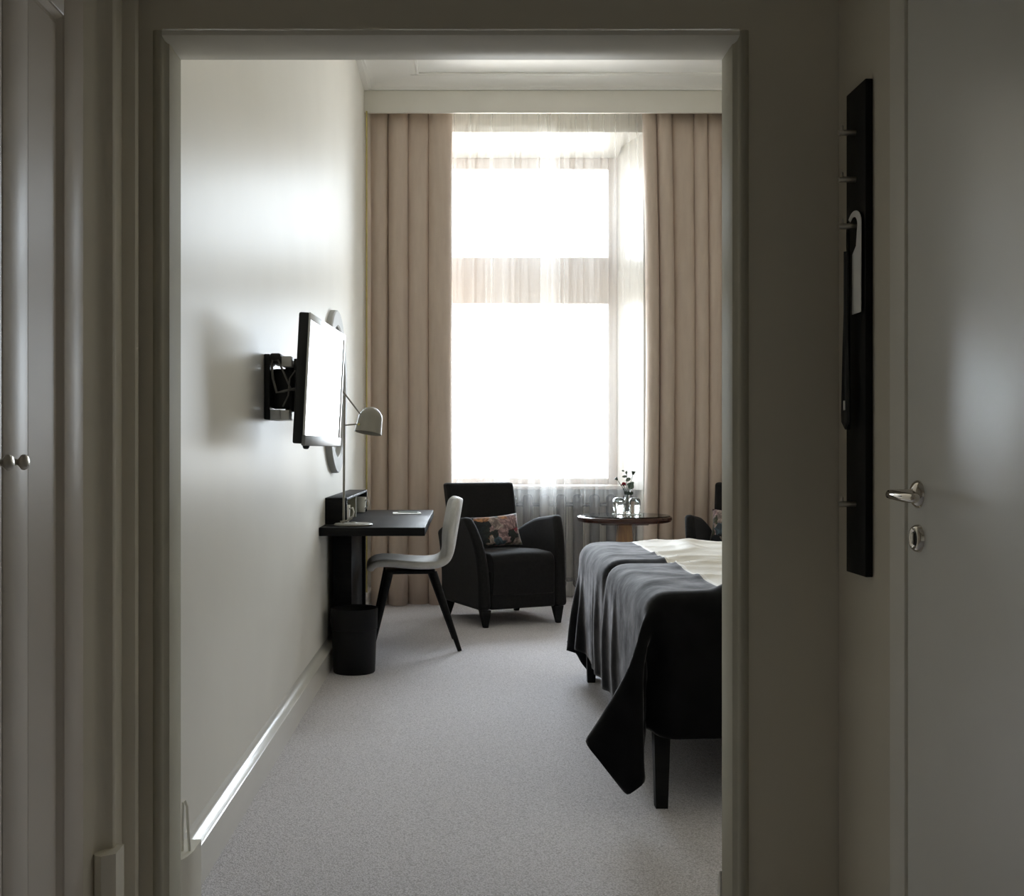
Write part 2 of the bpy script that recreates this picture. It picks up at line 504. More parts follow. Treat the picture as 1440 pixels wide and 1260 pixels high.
# window wall with a deep splayed recess
WX0, WX1 = -0.45, 1.35          # recess at the room side
FX0, FX1 = -0.32, 1.226         # frame
WZ, FZ = 3.512, 3.448
YF = 8.70
mb = MB()
mb.box(XL - 0.2, WX0, YW, 8.80, 0, ZC)
mb.box(WX1, XR + 0.2, YW, 8.80, 0, ZC)
mb.box(WX0, WX1, YW, 8.80, WZ, ZC)
mb.box(WX0, WX1, 8.62, 8.80, 0, 0.84)
mb.prism([(WX0, YW + 0.001), (FX0, YF), (FX0, 8.80), (WX0, 8.80)], 0.84, WZ)
mb.prism([(WX1, YW + 0.001), (WX1, 8.80), (FX1, 8.80), (FX1, YF)], 0.84, WZ)
mb.prism([(YW + 0.001, WZ), (YF, FZ), (8.80, FZ), (8.80, WZ)], FX0, FX1, 'X')
struct('wall_back', mb, M['wall'], 'window wall with a deep recess around the tall window', 'wall')

# window
win = tag(empty('window_1', (0, 0, 0)), 'tall two-part window with a deep transom behind the sheers', 'window', kind='structure')
GX0, GX1 = -0.25, 1.153
mb = MB()
for a in ((FX0, GX0, 0.86, FZ), (GX1, FX1, 0.86, FZ), (GX0, GX1, 3.358, FZ), (GX0, GX1, 0.86, 0.92)):
    mb.box(a[0], a[1], YF, YF + 0.07, a[2], a[3], 0.008)
mb.build('window_frame', M['frame_white'], win, 40)
MB().box(GX0, GX1, YF - 0.03, YF + 0.07, 2.292, 2.662, 0.012).build('transom', M['frame_white'], win, 40)
MB().box(GX0, GX1, YF + 0.03, YF + 0.036, 2.662, 3.358).build('pane', M['pane'], win)
MB().box(GX0, GX1, YF + 0.03, YF + 0.036, 0.92, 2.292).build('pane', M['pane'], win)
MB().box(WX0, WX1, 8.42, YF, 0.84, 0.87, 0.008).build('window_sill', M['frame_white'], win, 40)

# pelmet and coves
YPF = 7.97
mb = MB()
mb.box(XL, XR, YPF, YPF + 0.025, 3.58, 3.742, 0.004)
mb.box(XL, XR, YPF + 0.025, YW, 3.70, 3.742)
struct('trim_1', mb, M['trim'], 'white pelmet board hiding the tops of the curtains', 'pelmet', 40)

CX, CY = -0.326, 7.78
def cove(t):                    # concave profile from wall to ceiling: out fraction, height fraction
    a = t * PI / 2
    return 1 - math.cos(a), math.sin(a)
def cove_strip(side):
    rows = []
    z0 = 3.742
    n = 10
    prof = [(0.0, 0.0), (0.10, 0.0), (0.10, 0.12)]
    for k in range(n + 1):
        o, h = cove(k / n)
        prof.append((0.14 + 0.72 * o, 0.16 + 0.66 * h))
    prof += [(0.90, 0.84), (0.90, 0.92), (1.0, 0.92), (1.0, 1.0)]
    for o, h in prof:
        z = z0 + (ZC - z0) * h
        x = XL + (CX - XL) * o
        y = YPF + (CY - YPF) * o
        if side == 'left':
            rows.append([(x, YP1, z), (x, y, z)])
        else:
            rows.append([(x, y, z), (XR, y, z)])
    # close to the wall / ceiling so that it is solid
    if side == 'left':
        rows.append([(XL, YP1, ZC), (XL, YPF, ZC)])
    else:
        rows.append([(XL, YPF, ZC), (XR, YPF, ZC)])
    return MB().grid(rows)
struct('trim_2', cove_strip('left'), M['ceiling'], 'coved white cornice along the top of the television wall', 'cornice', 30)
struct('trim_3', cove_strip('window'), M['ceiling'], 'coved white cornice above the pelmet', 'cornice', 30)

mb = MB()
mb.box(CX, CX + 0.022, YP1, CY, ZC - 0.014, ZC, 0.004)
mb.box(CX, XR, CY - 0.022, CY, ZC - 0.014, ZC, 0.004)
struct('trim_8', mb, M['ceiling'], 'thin raised bead framing the white ceiling inside the cornice', 'moulding', 40)

# opening lining: rounded bead on the hall side, flat reveal
def lining():
    mb = MB()
    def jamb(x, s):             # s: +1 for the left jamb (solid lies to the left)
        prof = [(x - s * 0.022 , YP0 + 0.002)]
        for k in range(9):
            a = PI * (1 - k / 8)
            prof.append((x - s * 0.009 + s * 0.011 * math.cos(a), YP0 - 0.011 * math.sin(a)))
        prof += [(x + s * 0.004, YP0 + 0.006), (x + s * 0.012, YP0 + 0.016), (x + s * 0.012, YP1 - 0.004), (x + s * 0.006, YP1 + 0.006), (x - s * 0.022, YP1 + 0.006)]
        return prof
    pl = jamb(OX0, 1); pr = jamb(OX1, -1)
    mb.prism(pl, 0, OZ + 0.012)
    mb.prism(pr, 0, OZ + 0.012)
    return mb
def lining_head():
    mb = MB()
    head = [(YP0 + 0.002, OZ + 0.02), (YP0 - 0.006, OZ + 0.012), (YP0 - 0.006, OZ + 0.002), (YP0 + 0.012, OZ - 0.010), (YP1 - 0.004, OZ - 0.010), (YP1 + 0.006, OZ - 0.004), (YP1 + 0.006, OZ + 0.02)]
    mb.prism(head, OX0 + 0.001, OX1 - 0.001, 'X')
    return mb
struct('trim_4', lining(), M['jamb'], 'olive grey jamb lining with rounded bead on both sides of the opening', 'door lining', 35)
struct('trim_9', lining_head(), M['trim'], 'head lining above the opening to the bedroom, toned paler for light on its underside', 'door lining', 35)  # same paint as the jambs; paler tone stands in for light on the soffit

# skirtings
def skirting_profile(s, x):     # (x, z) profile, s = direction away from the wall
    return [(x, 0.0), (x + s * 0.032, 0.0), (x + s * 0.032, 0.106), (x + s * 0.029, 0.108), (x + s * 0.029, 0.110), (x + s * 0.032, 0.1125), (x + s * 0.022, 0.1165), (x + s * 0.012, 0.1225), (x + s * 0.006, 0.129), (x + s * 0.002, 0.139), (x, 0.150)]
struct('baseboard_left', MB().prism(skirting_profile(1, XL), YP1 + 0.20, YW, 'Y'), M['skirting'], 'glossy white skirting board below the television wall', 'skirting', 35)
struct('baseboard_right', MB().prism(skirting_profile(-1, XR), YP1, YW, 'Y'), M['skirting'], 'glossy white skirting board behind the bed', 'skirting', 30)
struct('baseboard_front', MB().prism([(YP1, 0), (YP1 + 0.022, 0), (YP1 + 0.022, 0.115), (YP1 + 0.012, 0.14), (YP1, 0.148)], OX1 - 0.016, XR - 0.03, 'X'), M['skirting'], 'white skirting end at the right foot of the opening', 'skirting', 30)
blk = MB().prism([(XL, 2.60), (-0.690, 2.60), (-0.664, 2.66), (-0.658, 2.70), (-0.658, 2.78), (XL, 2.78)], 0, 0.152)
struct('trim_5', blk, M['trim'], 'small cream plinth block where the skirting meets the opening', 'plinth block', 35)

# hall: moulded upright between wardrobe and opening, with plinth block
prof = [(-0.80, 2.160), (-0.746, 2.160), (-0.742, 2.205)]
for k in range(7):              # hollow towards the first edge
    a = PI / 2 * k / 6
    prof.append((-0.742 + 0.024 * (1 - math.cos(a)), 2.215 + 0.034 * math.sin(a)))
prof += [(-0.714, 2.251), (-0.712, 2.256), (-0.712, 2.268), (-0.716, 2.272), (-0.738, 2.276), (-0.738, 2.392), (-0.722, 2.396), (-0.713, 2.402), (-0.711, 2.410), (-0.713, 2.428), (-0.728, 2.436), (-0.728, 2.458), (-0.80, 2.458)]
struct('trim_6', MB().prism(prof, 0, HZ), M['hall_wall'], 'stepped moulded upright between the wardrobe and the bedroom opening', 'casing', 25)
blk = MB().prism([(-0.742, 2.218), (-0.736, 2.208), (-0.722, 2.204), (-0.703, 2.216), (-0.698, 2.222), (-0.698, 2.275), (-0.737, 2.275), (-0.737, 2.26), (-0.742, 2.26)], 0, 0.32)
struct('trim_7', blk, M['hall_wall'], 'plinth block at the foot of the moulded hall upright', 'plinth block', 25)

# ------------------------------------------------------------------ hall door in the right wall
door = tag(empty('door_1', (HX1, 1.6, 0)), 'smooth grey lacquered door with nickel lever handle in the hall', 'door', kind='structure')
door_inv = Matrix.Translation((-HX1, -1.6, 0))
def dpart(name, mb, mat, smooth=None, parent=None):
    return mb.xform(door_inv).build(name, mat, parent or door, smooth)
mb = MB()
mb.box(HX1 - 0.010, HX1, 2.070, 2.142, 0, 2.22, 0.003)
mb.box(HX1 - 0.010, HX1, 1.090, 1.162, 0, 2.22, 0.003)
mb.box(HX1 - 0.010, HX1, 1.162, 2.070, 2.15, 2.22, 0.003)
dpart('door_frame', mb, M['trim'], 40)
dpart('door_leaf', MB().box(HX1 - 0.007, HX1 + 0.001, 1.168, 2.063, 0.01, 2.145, 0.003), M['door'], 40)
DH, DY = H - 60 * 2.012 / F, 2.012
fx = HX1 - 0.007
rose = MB().lathe([(0, -0.014), (0.012, -0.013), (0.020, -0.009), (0.0255, -0.004), (0.026, 0.0)], 32, (fx, DY, DH), 'X')
rz = dpart('handle_rose', rose, M['chrome'], 60)
lev = MB().tube([(fx - 0.008, DY, DH), (fx - 0.035, DY, DH), (fx - 0.048, DY - 0.002, DH), (fx - 0.055, DY - 0.010, DH), (fx - 0.056, DY - 0.030, DH), (fx - 0.055, DY - 0.070, DH - 0.002), (fx - 0.052, DY - 0.112, DH - 0.003), (fx - 0.052, DY - 0.118, DH - 0.003)],
                [0.0095, 0.0088, 0.0088, 0.0088, 0.009, 0.0095, 0.0085, 0.004], 16)
dpart('lever', lev, M['chrome'], 60)
EH = H - 122 * 2.012 / F
es = MB().lathe([(0, -0.006), (0.014, -0.007), (0.017, -0.010), (0.021, -0.010), (0.0245, -0.006), (0.026, 0.0)], 32, (fx, DY, EH), 'X')
dpart('escutcheon', es, M['chrome'], 60)
dpart('lock_cylinder', MB().lathe([(0, -0.0085), (0.0125, -0.0085), (0.0135, -0.006), (0.0135, -0.003)], 24, (fx, DY, EH), 'X'), M['black_plastic'], 50)
dpart('thumb_turn', MB().box(fx - 0.0135, fx - 0.006, DY - 0.0028, DY + 0.0028, EH - 0.010, EH + 0.010, 0.002), M['chrome'], 40)

# ------------------------------------------------------------------ wardrobe
wd = tag(empty('wardrobe', (HX0, 1.4, 0)), 'built-in grey beige wardrobe with panelled doors and round knobs', 'wardrobe')
winv = Matrix.Translation((-HX0, -1.4, 0))
def wpart(name, mb, mat, parent=None, smooth=40):
    o = mb.xform(winv).build(name, mat, parent or wd, smooth)
    return o
wpart('body', MB().box(-1.35, HX0 - 0.024, 0.62, 2.158, 0.0, 2.35), M['wardrobe'])
def wardrobe_door(y0, y1, knob_y):
    """frame-and-panel door facing +X"""
    x = HX0; t = 0.022; s = 0.103
    z0, z1 = 0.08, 2.32
    pz0, pz1 = 0.22, 1.94
    mb = MB()
    mb.box(x - t, x, y0, y0 + s, z0, z1, 0.003)
    mb.box(x - t, x, y1 - s, y1, z0, z1, 0.003)
    mb.box(x - t, x, y0 + s, y1 - s, z0, pz0, 0.003)
    mb.box(x - t, x, y0 + s, y1 - s, pz1, z1, 0.003)
    d = wpart('door', mb, M['wardrobe'])
    # moulded panel: a groove, then a raised field
    a0, a1 = y0 + s, y1 - s
    rows = []
    for ins, dx in ((0.0, -0.004), (0.010, -0.013), (0.016, -0.013), (0.022, -0.009)):
        rows.append([(x + dx, a0 + ins, pz0 + ins), (x + dx, a1 - ins, pz0 + ins), (x + dx, a1 - ins, pz1 - ins), (x + dx, a0 + ins, pz1 - ins)])
    m2 = MB().grid(rows, closed_u=True)
    m2.quad(*rows[-1])
    wpart('panel', m2, M['wardrobe'], d, None)
    k = MB().lathe([(0.010, 0.0), (0.010, 0.003), (0.006, 0.005), (0.005, 0.012), (0.008, 0.015), (0.0125, 0.019), (0.013, 0.023), (0.010, 0.028), (0, 0.030)], 24, (x, knob_y, H - 15 * 1.8 / F), 'X')
    wpart('knob', k, M['steel'], d, 60)
    return d
wardrobe_door(1.777, 2.155, 1.806)
wardrobe_door(1.395, 1.773, 1.744)
wardrobe_door(1.013, 1.391, 1.362)
wpart('plinth', MB().box(-0.79, HX0 - 0.03, 0.62, 2.157, 0.0, 0.078), M['wardrobe'])

# ------------------------------------------------------------------ hook board and what hangs on it
hb = tag(empty('hook_board', (HX1, 2.31, 0.873)), 'tall black hook board with four steel pegs beside the grey door', 'hook board')
hinv = Matrix.Translation((-HX1, -2.31, -0.873))
fxb = HX1 - 0.016
MB().box(fxb, HX1 - 0.0005, 2.2526, 2.365, 0.873, 1.893, 0.002).xform(hinv).build('board', M['black_board'], hb, 40)
PEGS = [1.798, 1.700, 1.602, 1.020]
for z in PEGS:
    p = MB().lathe([(0, -0.036), (0.0055, -0.0355), (0.006, -0.034), (0.006, 0.0)], 16, (fxb, 2.31, z), 'X')
    pg = p.xform(hinv).build('peg', M['steel'], hb, 50)
    MB().tube([(fxb - 0.028, 2.31, z + 0.004), (fxb - 0.028, 2.31, z + 0.015)], 0.0028, 8).xform(hinv).build('pin', M['steel'], pg, 50)

# white door hanger: a card with a hooked top
zt = PEGS[2]
hang = tag(empty('door_hanger', (fxb - 0.006, 2.30, zt)), 'white paper door hanger card on the third peg', 'door hanger')
arch = []
for k in range(11):
    a = PI - PI * 0.80 * k / 10
    arch.append((0.0 + 0.040 * math.cos(a), 0.0 + 0.030 * math.sin(a)))
inner = []
for k in range(11):
    a = PI * 0.22 + (PI * 0.90) * k / 10
    inner.append((0.004 + 0.024 * math.cos(a), -0.002 + 0.020 * math.sin(a)))
poly = [(-0.038, -0.185)] + arch + inner + [(-0.012, -0.045), (0.010, -0.060), (0.012, -0.185)]
MB().prism(poly, -0.0008, 0.0008, 'X').build('card', M['paper'], hang)

shoe = tag(empty('shoehorn', (fxb - 0.014, 2.318, zt)), 'long black shoehorn with strap hanging from the third peg', 'shoehorn')
rows = []
for k in range(25):
    t = k / 24
    z = -0.05 - 0.375 * t
    w = 0.010 + 0.016 * max(0, (t - 0.35) / 0.65) ** 0.8
    if t > 0.93: w *= math.sqrt(max(0.02, 1 - ((t - 0.93) / 0.07) ** 2))
    rows.append([(0.008 * (1 - (u) ** 2) - 0.004, u * w, z) for u in [-1, -0.6, -0.2, 0.2, 0.6, 1]])
b = MB().grid(rows).build('blade', M['black_plastic'], shoe, 179)
solidify(b, 0.003)
loop = [(0, 0.004 * math.sin(a) - 0.002, -0.028 + 0.037 * math.cos(a)) for a in [2 * PI * k / 20 for k in range(21)]]
MB().tube(loop, 0.002, 6, caps=False).build('strap', M['black_plastic'], shoe, 60)
MB().box(-0.0075, -0.0062, -0.006, 0.004, -0.385, -0.365).build('tag', M['white_plastic'], shoe)

# ------------------------------------------------------------------ television and bracket
TY0, TY1 = 3.68, 4.40
tvx0, tvx1 = -0.517, -0.477        # screen plane at the near and far end, middle height
tvc = Vector(((tvx0 + tvx1) / 2, (TY0 + TY1) / 2, H + 95 * 4.0 / F))
tvw = 0.725; tvh = 0.440
sig = math.atan2(tvx1 - tvx0, TY1 - TY0)
tv = tag(empty('television', tvc), 'flat television on a swing bracket, its screen bright with reflected daylight', 'television')
tv.rotation_euler = (0, math.radians(3.0), -sig)       # tilts forward and turns to the window
# local: x = out of the screen, y = along, z = up
mb = MB(); mb.box(-0.040, -0.004, -tvw / 2, tvw / 2, -tvh / 2, tvh / 2, 0.006)
mb.box(-0.062, -0.038, -tvw / 2 + 0.10, tvw / 2 - 0.10, -tvh / 2 + 0.03, tvh / 2 - 0.10, 0.010)
mb.build('housing', M['black_plastic'], tv, 40)
mb = MB()
bz = 0.022
mb.box(-0.006, 0.0, -tvw / 2, tvw / 2, tvh / 2 - bz, tvh / 2, 0.0015)
mb.box(-0.006, 0.0, -tvw / 2, -tvw / 2 + bz, -tvh / 2 + 0.03, tvh / 2 - bz, 0.0015)
mb.box(-0.006, 0.0, tvw / 2 - bz, tvw / 2, -tvh / 2 + 0.03, tvh / 2 - bz, 0.0015)
mb.build('bezel', M['silver'], tv, 40)
MB().box(-0.010, 0.004, -tvw / 2, tvw / 2, -tvh / 2 - 0.006, -tvh / 2 + 0.03, 0.004).build('speaker_bar', M['grey_plastic'], tv, 40)
MB().box(-0.006, -0.003, -tvw / 2 + bz, tvw / 2 - bz, -tvh / 2 + 0.03, tvh / 2 - bz).build('screen', M['screen'], tv)
MB().lathe([(0, -0.014), (0.008, -0.013), (0.012, -0.006), (0.012, 0)], 16, (-0.012, -tvw / 2 + 0.10, -tvh / 2 - 0.004)).build('sensor', M['black_plastic'], tv, 60)

br = tag(empty('television_bracket', (XL, 4.02, 1.36)), 'black steel swing bracket with loose cables between wall and television', 'bracket')
MB().box(0.0, 0.022, -0.075, 0.075, -0.115, 0.120, 0.004).build('wall_plate', M['black_plastic'], br, 40)
mb = MB()
mb.box(0.022, 0.062, -0.085, 0.055, 0.085, 0.122, 0.008)
mb.build('upper_box', M['black_plastic'], br, 40)
MB().box(0.062, 0.098, -0.070, 0.05, 0.075, 0.112, 0.002).build('socket', M['white_plastic'], br, 40)
MB().box(0.024, 0.060, -0.085, 0.045, -0.118, -0.080, 0.002).build('adapter', M['silver'], br, 40)
MB().box(0.061, 0.092, -0.085, 0.03, -0.117, -0.082, 0.002).build('socket', M['white_plastic'], br, 40)
mb = MB()
mb.box(0.022, 0.090, -0.020, 0.020, -0.075, 0.070, 0.006)
mb.lathe([(0, -0.085), (0.020, -0.085), (0.020, 0.08), (0, 0.08)], 20, (0.085, 0.0, 0))
mb.build('arm', M['black_plastic'], br, 40)
mb = MB(); mb.box(0.104, 0.122, -0.055, 0.055, -0.125, 0.105, 0.004)
mb.build('screen_plate', M['black_plastic'], br, 40)
mb = MB(); mb.tube([(0.03, -0.088, 0.06), (0.035, -0.10, 0.095), (0.055, -0.10, 0.095), (0.075, -0.095, 0.05), (0.10, -0.09, -0.01), (0.112, -0.07, -0.01)], 0.0035, 8)
mb.build('cable', M['cable_grey'], br, 60)
mb = MB(); mb.tube([(0.03, -0.086, 0.085), (0.036, -0.097, 0.03), (0.05, -0.10, -0.02), (0.075, -0.10, -0.015), (0.112, -0.08, -0.005)], 0.0045, 8)
mb.build('cable', M['cable_grey'], br, 60)
mb = MB(); mb.tube([(0.112, -0.07, 0.06), (0.095, -0.09, 0.03), (0.09, -0.092, -0.03), (0.07, -0.09, -0.07)], 0.003, 8)
mb.build('cable', M['cable_grey'], br, 60)

# ------------------------------------------------------------------ round mirror
MYc, MZc, MR = 6.04, H + 84 * 6.04 / F, 0.445
mir = tag(empty('round_mirror', (XL, MYc, MZc)), 'large round wall mirror in a broad pale frame behind the television', 'mirror')
MB().lathe([(MR, 0.0), (MR, 0.028), (MR - 0.006, 0.034), (MR - 0.080, 0.034), (MR - 0.088, 0.028), (MR - 0.088, 0.012), (MR - 0.088, 0.0)], 72, (0, 0, 0), 'X', close=True).build('frame', M['mirror_frame'], mir, 40)
MB().lathe([(0, 0.012), (MR - 0.087, 0.012), (MR - 0.087, 0.002), (0, 0.002)], 72, (0, 0, 0), 'X').build('mirror_glass', M['mirror'], mir, 40)

# ------------------------------------------------------------------ desk and the things on it
DZ = 0.754
DY0, DY1 = 5.45, 7.10
DX1 = -0.185
desk = tag(empty('desk', (XL, 6.2, 0)), 'black stained wall desk with a deep overhanging top', 'desk')
dinv = Matrix.Translation((-XL, -6.2, 0))
MB().box(XL + 0.001, DX1, DY0, DY1, DZ - 0.042, DZ, 0.002).xform(dinv).build('desk_top', M['black_wood'], desk, 40)
MB().box(XL + 0.034, -0.582, 5.79, 5.83, 0.0, DZ - 0.042, 0.002).xform(dinv).build('end_panel', M['black_wood'], desk, 40)
MB().box(XL + 0.034, -0.60, 5.83, 6.62, 0.02, DZ - 0.042, 0.002).xform(dinv).build('back_panel', M['black_wood'], desk, 40)
MB().box(XL + 0.034, -0.582, 6.62, 6.66, 0.0, DZ - 0.042, 0.002).xform(dinv).build('end_panel', M['black_wood'], desk, 40)

# low shelf box at the back of the desk, open to the front
SY0, SY1 = 5.70, 6.92
SX1 = -0.597
SZ1 = H - 65 * SY0 / F
shelf = tag(empty('desk_shelf', (XL, 6.3, DZ)), 'low black open-fronted shelf box standing along the wall on the desk', 'shelf')
sinv = Matrix.Translation((-XL, -6.3, -DZ))
z0 = DZ + 0.001
MB().box(XL + 0.001, SX1, SY0, SY0 + 0.02, z0, SZ1 - 0.014, 0.002).xform(sinv).build('side_panel', M['black_wood'], shelf, 40)
MB().box(XL + 0.001, SX1, SY1 - 0.02, SY1, z0, SZ1 - 0.014, 0.002).xform(sinv).build('side_panel', M['black_wood'], shelf, 40)
MB().box(XL + 0.001, SX1, SY0, SY1, SZ1 - 0.014, SZ1, 0.002).xform(sinv).build('top_panel', M['black_wood'], shelf, 40)
MB().box(XL + 0.001, XL + 0.008, SY0 + 0.02, SY1 - 0.02, z0, SZ1 - 0.014).xform(sinv).build('back_panel', M['olive'], shelf, 40)
MB().box(XL + 0.008, SX1 - 0.012, 6.32, 6.335, z0, SZ1 - 0.014).xform(sinv).build('divider', M['olive'], shelf, 40)

def mug(loc, rz, label):
    t = tag(empty('mug', loc, rz), label, 'mug', 'white mugs in the desk shelf')
    MB().lathe([(0, 0.0), (0.024, 0.0), (0.028, 0.003), (0.033, 0.030), (0.036, 0.095), (0.034, 0.095), (0.031, 0.030), (0.026, 0.008), (0, 0.007)], 28).build('cup', M['porcelain'], t, 50)
    MB().tube([(0.033, 0, 0.075), (0.052, 0, 0.080), (0.060, 0, 0.060), (0.054, 0, 0.035), (0.033, 0, 0.026)], 0.005, 10).build('handle', M['porcelain'], t, 60)
mug((-0.622, 5.775, DZ + 0.002), math.radians(-20), 'white porcelain mug nearest the lamp, peeping out of the black shelf box')
mug((-0.625, 6.78, DZ + 0.002), math.radians(-30), 'white porcelain mug at the far end of the black shelf box')

# desk lamp
LB = Vector((-0.553, 5.60, DZ + 0.001))
lamp = tag(empty('desk_lamp', LB), 'slim warm grey desk lamp with a domed shade on the black desk', 'lamp')
MB().lathe([(0, 0.0), (0.094, 0.0), (0.098, 0.003), (0.098, 0.007), (0.092, 0.011), (0.02, 0.013), (0.012, 0.018), (0, 0.018)], 48, (0, 0, 0)).build('base', M['lamp'], lamp, 20)
YL = LB.y
pole_b = px(483.2, 736, YL) - LB; pole_b.z = 0.012
pole_t = px(484.6, 556, YL) - LB
pole_b.y = pole_t.y = 0.0
MB().tube([pole_b, pole_t], 0.0062, 12).build('pole', M['lamp'], lamp, 60)
joint = px(485, 598, YL) - LB
sh_c = px(507, 596, YL) - LB
MB().tube([joint, sh_c], 0.0042, 10).build('arm', M['lamp'], lamp, 60)
cr = MB().tube([px(478.5, 545, YL) - LB + Vector((0, -0.010, 0)), px(508, 584, YL) - LB + Vector((0, -0.012, 0))], 0.0042, 10)
cr.build('counter_rod', M['lamp'], lamp, 60)
# dome shade, its mouth tilted a little
R0 = 0.062
prof = []
for k in range(15):
    a = PI / 2 * (1 - k / 14)
    prof.append((R0 * math.cos(a), 0.070 + 0.065 * math.sin(a)))
prof += [(R0 + 0.003, 0.040), (R0 + 0.008, 0.0)]
inner = [(max(0.0, r - 0.0025) if r > 0.001 else 0.0, h - 0.0025) for r, h in prof[::-1]]
inner[0] = (R0 + 0.0055, 0.0)
mb = MB().lathe(prof + inner, 40)
sc_ = px(517.5, 609, YL) - LB
mb.xform(Matrix.Translation(sc_ + Vector((0, 0.0, 0.0))) @ Matrix.Rotation(math.radians(9), 4, 'Y') @ Matrix.Rotation(math.radians(-8), 4, 'X'))
mb.build('shade', M['lamp'], lamp, 50)
MB().lathe([(0, -0.008), (0.006, -0.007), (0.006, 0.004), (0, 0.004)], 12, px(506, 597, YL) - LB + Vector((0, -0.052, 0)), 'Y').build('switch', M['brass'], lamp, 50)
MB().tube([Vector((-0.045, -0.05, 0.016)), Vector((-0.060, -0.055, 0.022)), Vector((-0.03, -0.045, 0.026)), Vector((-0.005, -0.012, 0.036))], 0.004, 8).build('cord', M['lamp'], lamp, 60)

# papers
pp = px(571, 723, 6.62)
pad = tag(MB().box(-0.085, 0.085, -0.09, 0.09, 0, 0.004, 0.001).build('notepad', M['paper']), 'white notepad lying near the far edge of the black desk', 'notepad')
pad.location = (-0.335, 6.68, DZ + 0.001); pad.rotation_euler = (0, 0, math.radians(4))
pen = tag(MB().box(-0.065, 0.06, -0.018, 0.018, 0, 0.006, 0.002).build('folded_card', M['grey_card']), 'small grey green folded card lying across the white notepad', 'card')
pen.location = (-0.325, 6.70, DZ + 0.0055); pen.rotation_euler = (0, 0, math.radians(-14))

# brass rod in the corner
rod = tag(MB().tube([(-0.688, 7.93, 0.0), (-0.688, 7.93, 3.579)], 0.006, 12).build('brass_rod', M['brass'], smooth=60), 'thin upright brass rod between the left curtain and the wall', 'rod')

# ------------------------------------------------------------------ waste bin
bn = tag(empty('waste_bin', (-0.554, 5.655, 0)), 'round black waste bin standing under the desk edge', 'bin')
MB().lathe([(0, 0.001), (0.104, 0.001), (0.107, 0.006), (0.115, 0.215), (0.1155, 0.325), (0.112, 0.325), (0.110, 0.215), (0.104, 0.012), (0, 0.012)], 48).build('bucket', M['bin_black'], bn, 50)
MB().lathe([(0.1150, 0.222), (0.1185, 0.224), (0.1215, 0.322), (0.1195, 0.330), (0.1155, 0.327), (0.1155, 0.224)], 48, close=True).build('rim_ring', M['bin_black'], bn, 40)

# ------------------------------------------------------------------ desk chair (faces the wall)
ch = tag(empty('desk_chair', (-0.295, 6.42, 0), math.radians(5)), 'light grey upholstered shell chair on splayed black legs at the desk', 'chair')
def shell():
    # side profile (x, z), from the front lip to the top of the back; local x: -0.24 front .. +0.26 back
    P = [(-0.245, 0.448), (-0.240, 0.474), (-0.205, 0.492), (-0.12, 0.492), (-0.02, 0.480), (0.08, 0.474), (0.155, 0.480), (0.205, 0.510), (0.228, 0.565), (0.240, 0.640), (0.254, 0.720), (0.268, 0.800), (0.276, 0.845), (0.278, 0.862)]
    W = [0.175, 0.195, 0.205, 0.212, 0.214, 0.210, 0.204, 0.198, 0.196, 0.200, 0.204, 0.198, 0.175, 0.13]
    rows = []
    n = 11
    for i, ((x, z), w) in enumerate(zip(P, W)):
        t = i / (len(P) - 1)
        back = min(1.0, max(0.0, (z - 0.5) / 0.12)) if i > 5 else 0.0
        row = []
        for k in range(n):
            u = -1 + 2 * k / (n - 1)
            c = abs(u) ** 2.4
            dx = -0.040 * c * back
            dz = 0.012 * c * (1 - back) * (1 if i > 1 else 0.2)
            row.append((x + dx, u * w, z + dz))
        rows.append(row)
    o = MB().grid(rows).build('shell', M['chair_fabric'], ch, 179)
    solidify(o, 0.045, 0.0)
    subsurf(o, 2)
    return o
shell()
MB().box(-0.15, 0.13, -0.15, 0.15, 0.432, 0.448, 0.004).build('under_frame', M['black_wood'], ch, 40)
for sx, xt, xb in ((-1, -0.135, -0.235), (1, 0.115, 0.265)):
    for sy in (-1, 1):
        MB().tube([(xt, sy * 0.135, 0.440), (xb, sy * 0.205, 0.0)], [0.026, 0.0125], 14).build('leg', M['black_wood'], ch, 60)

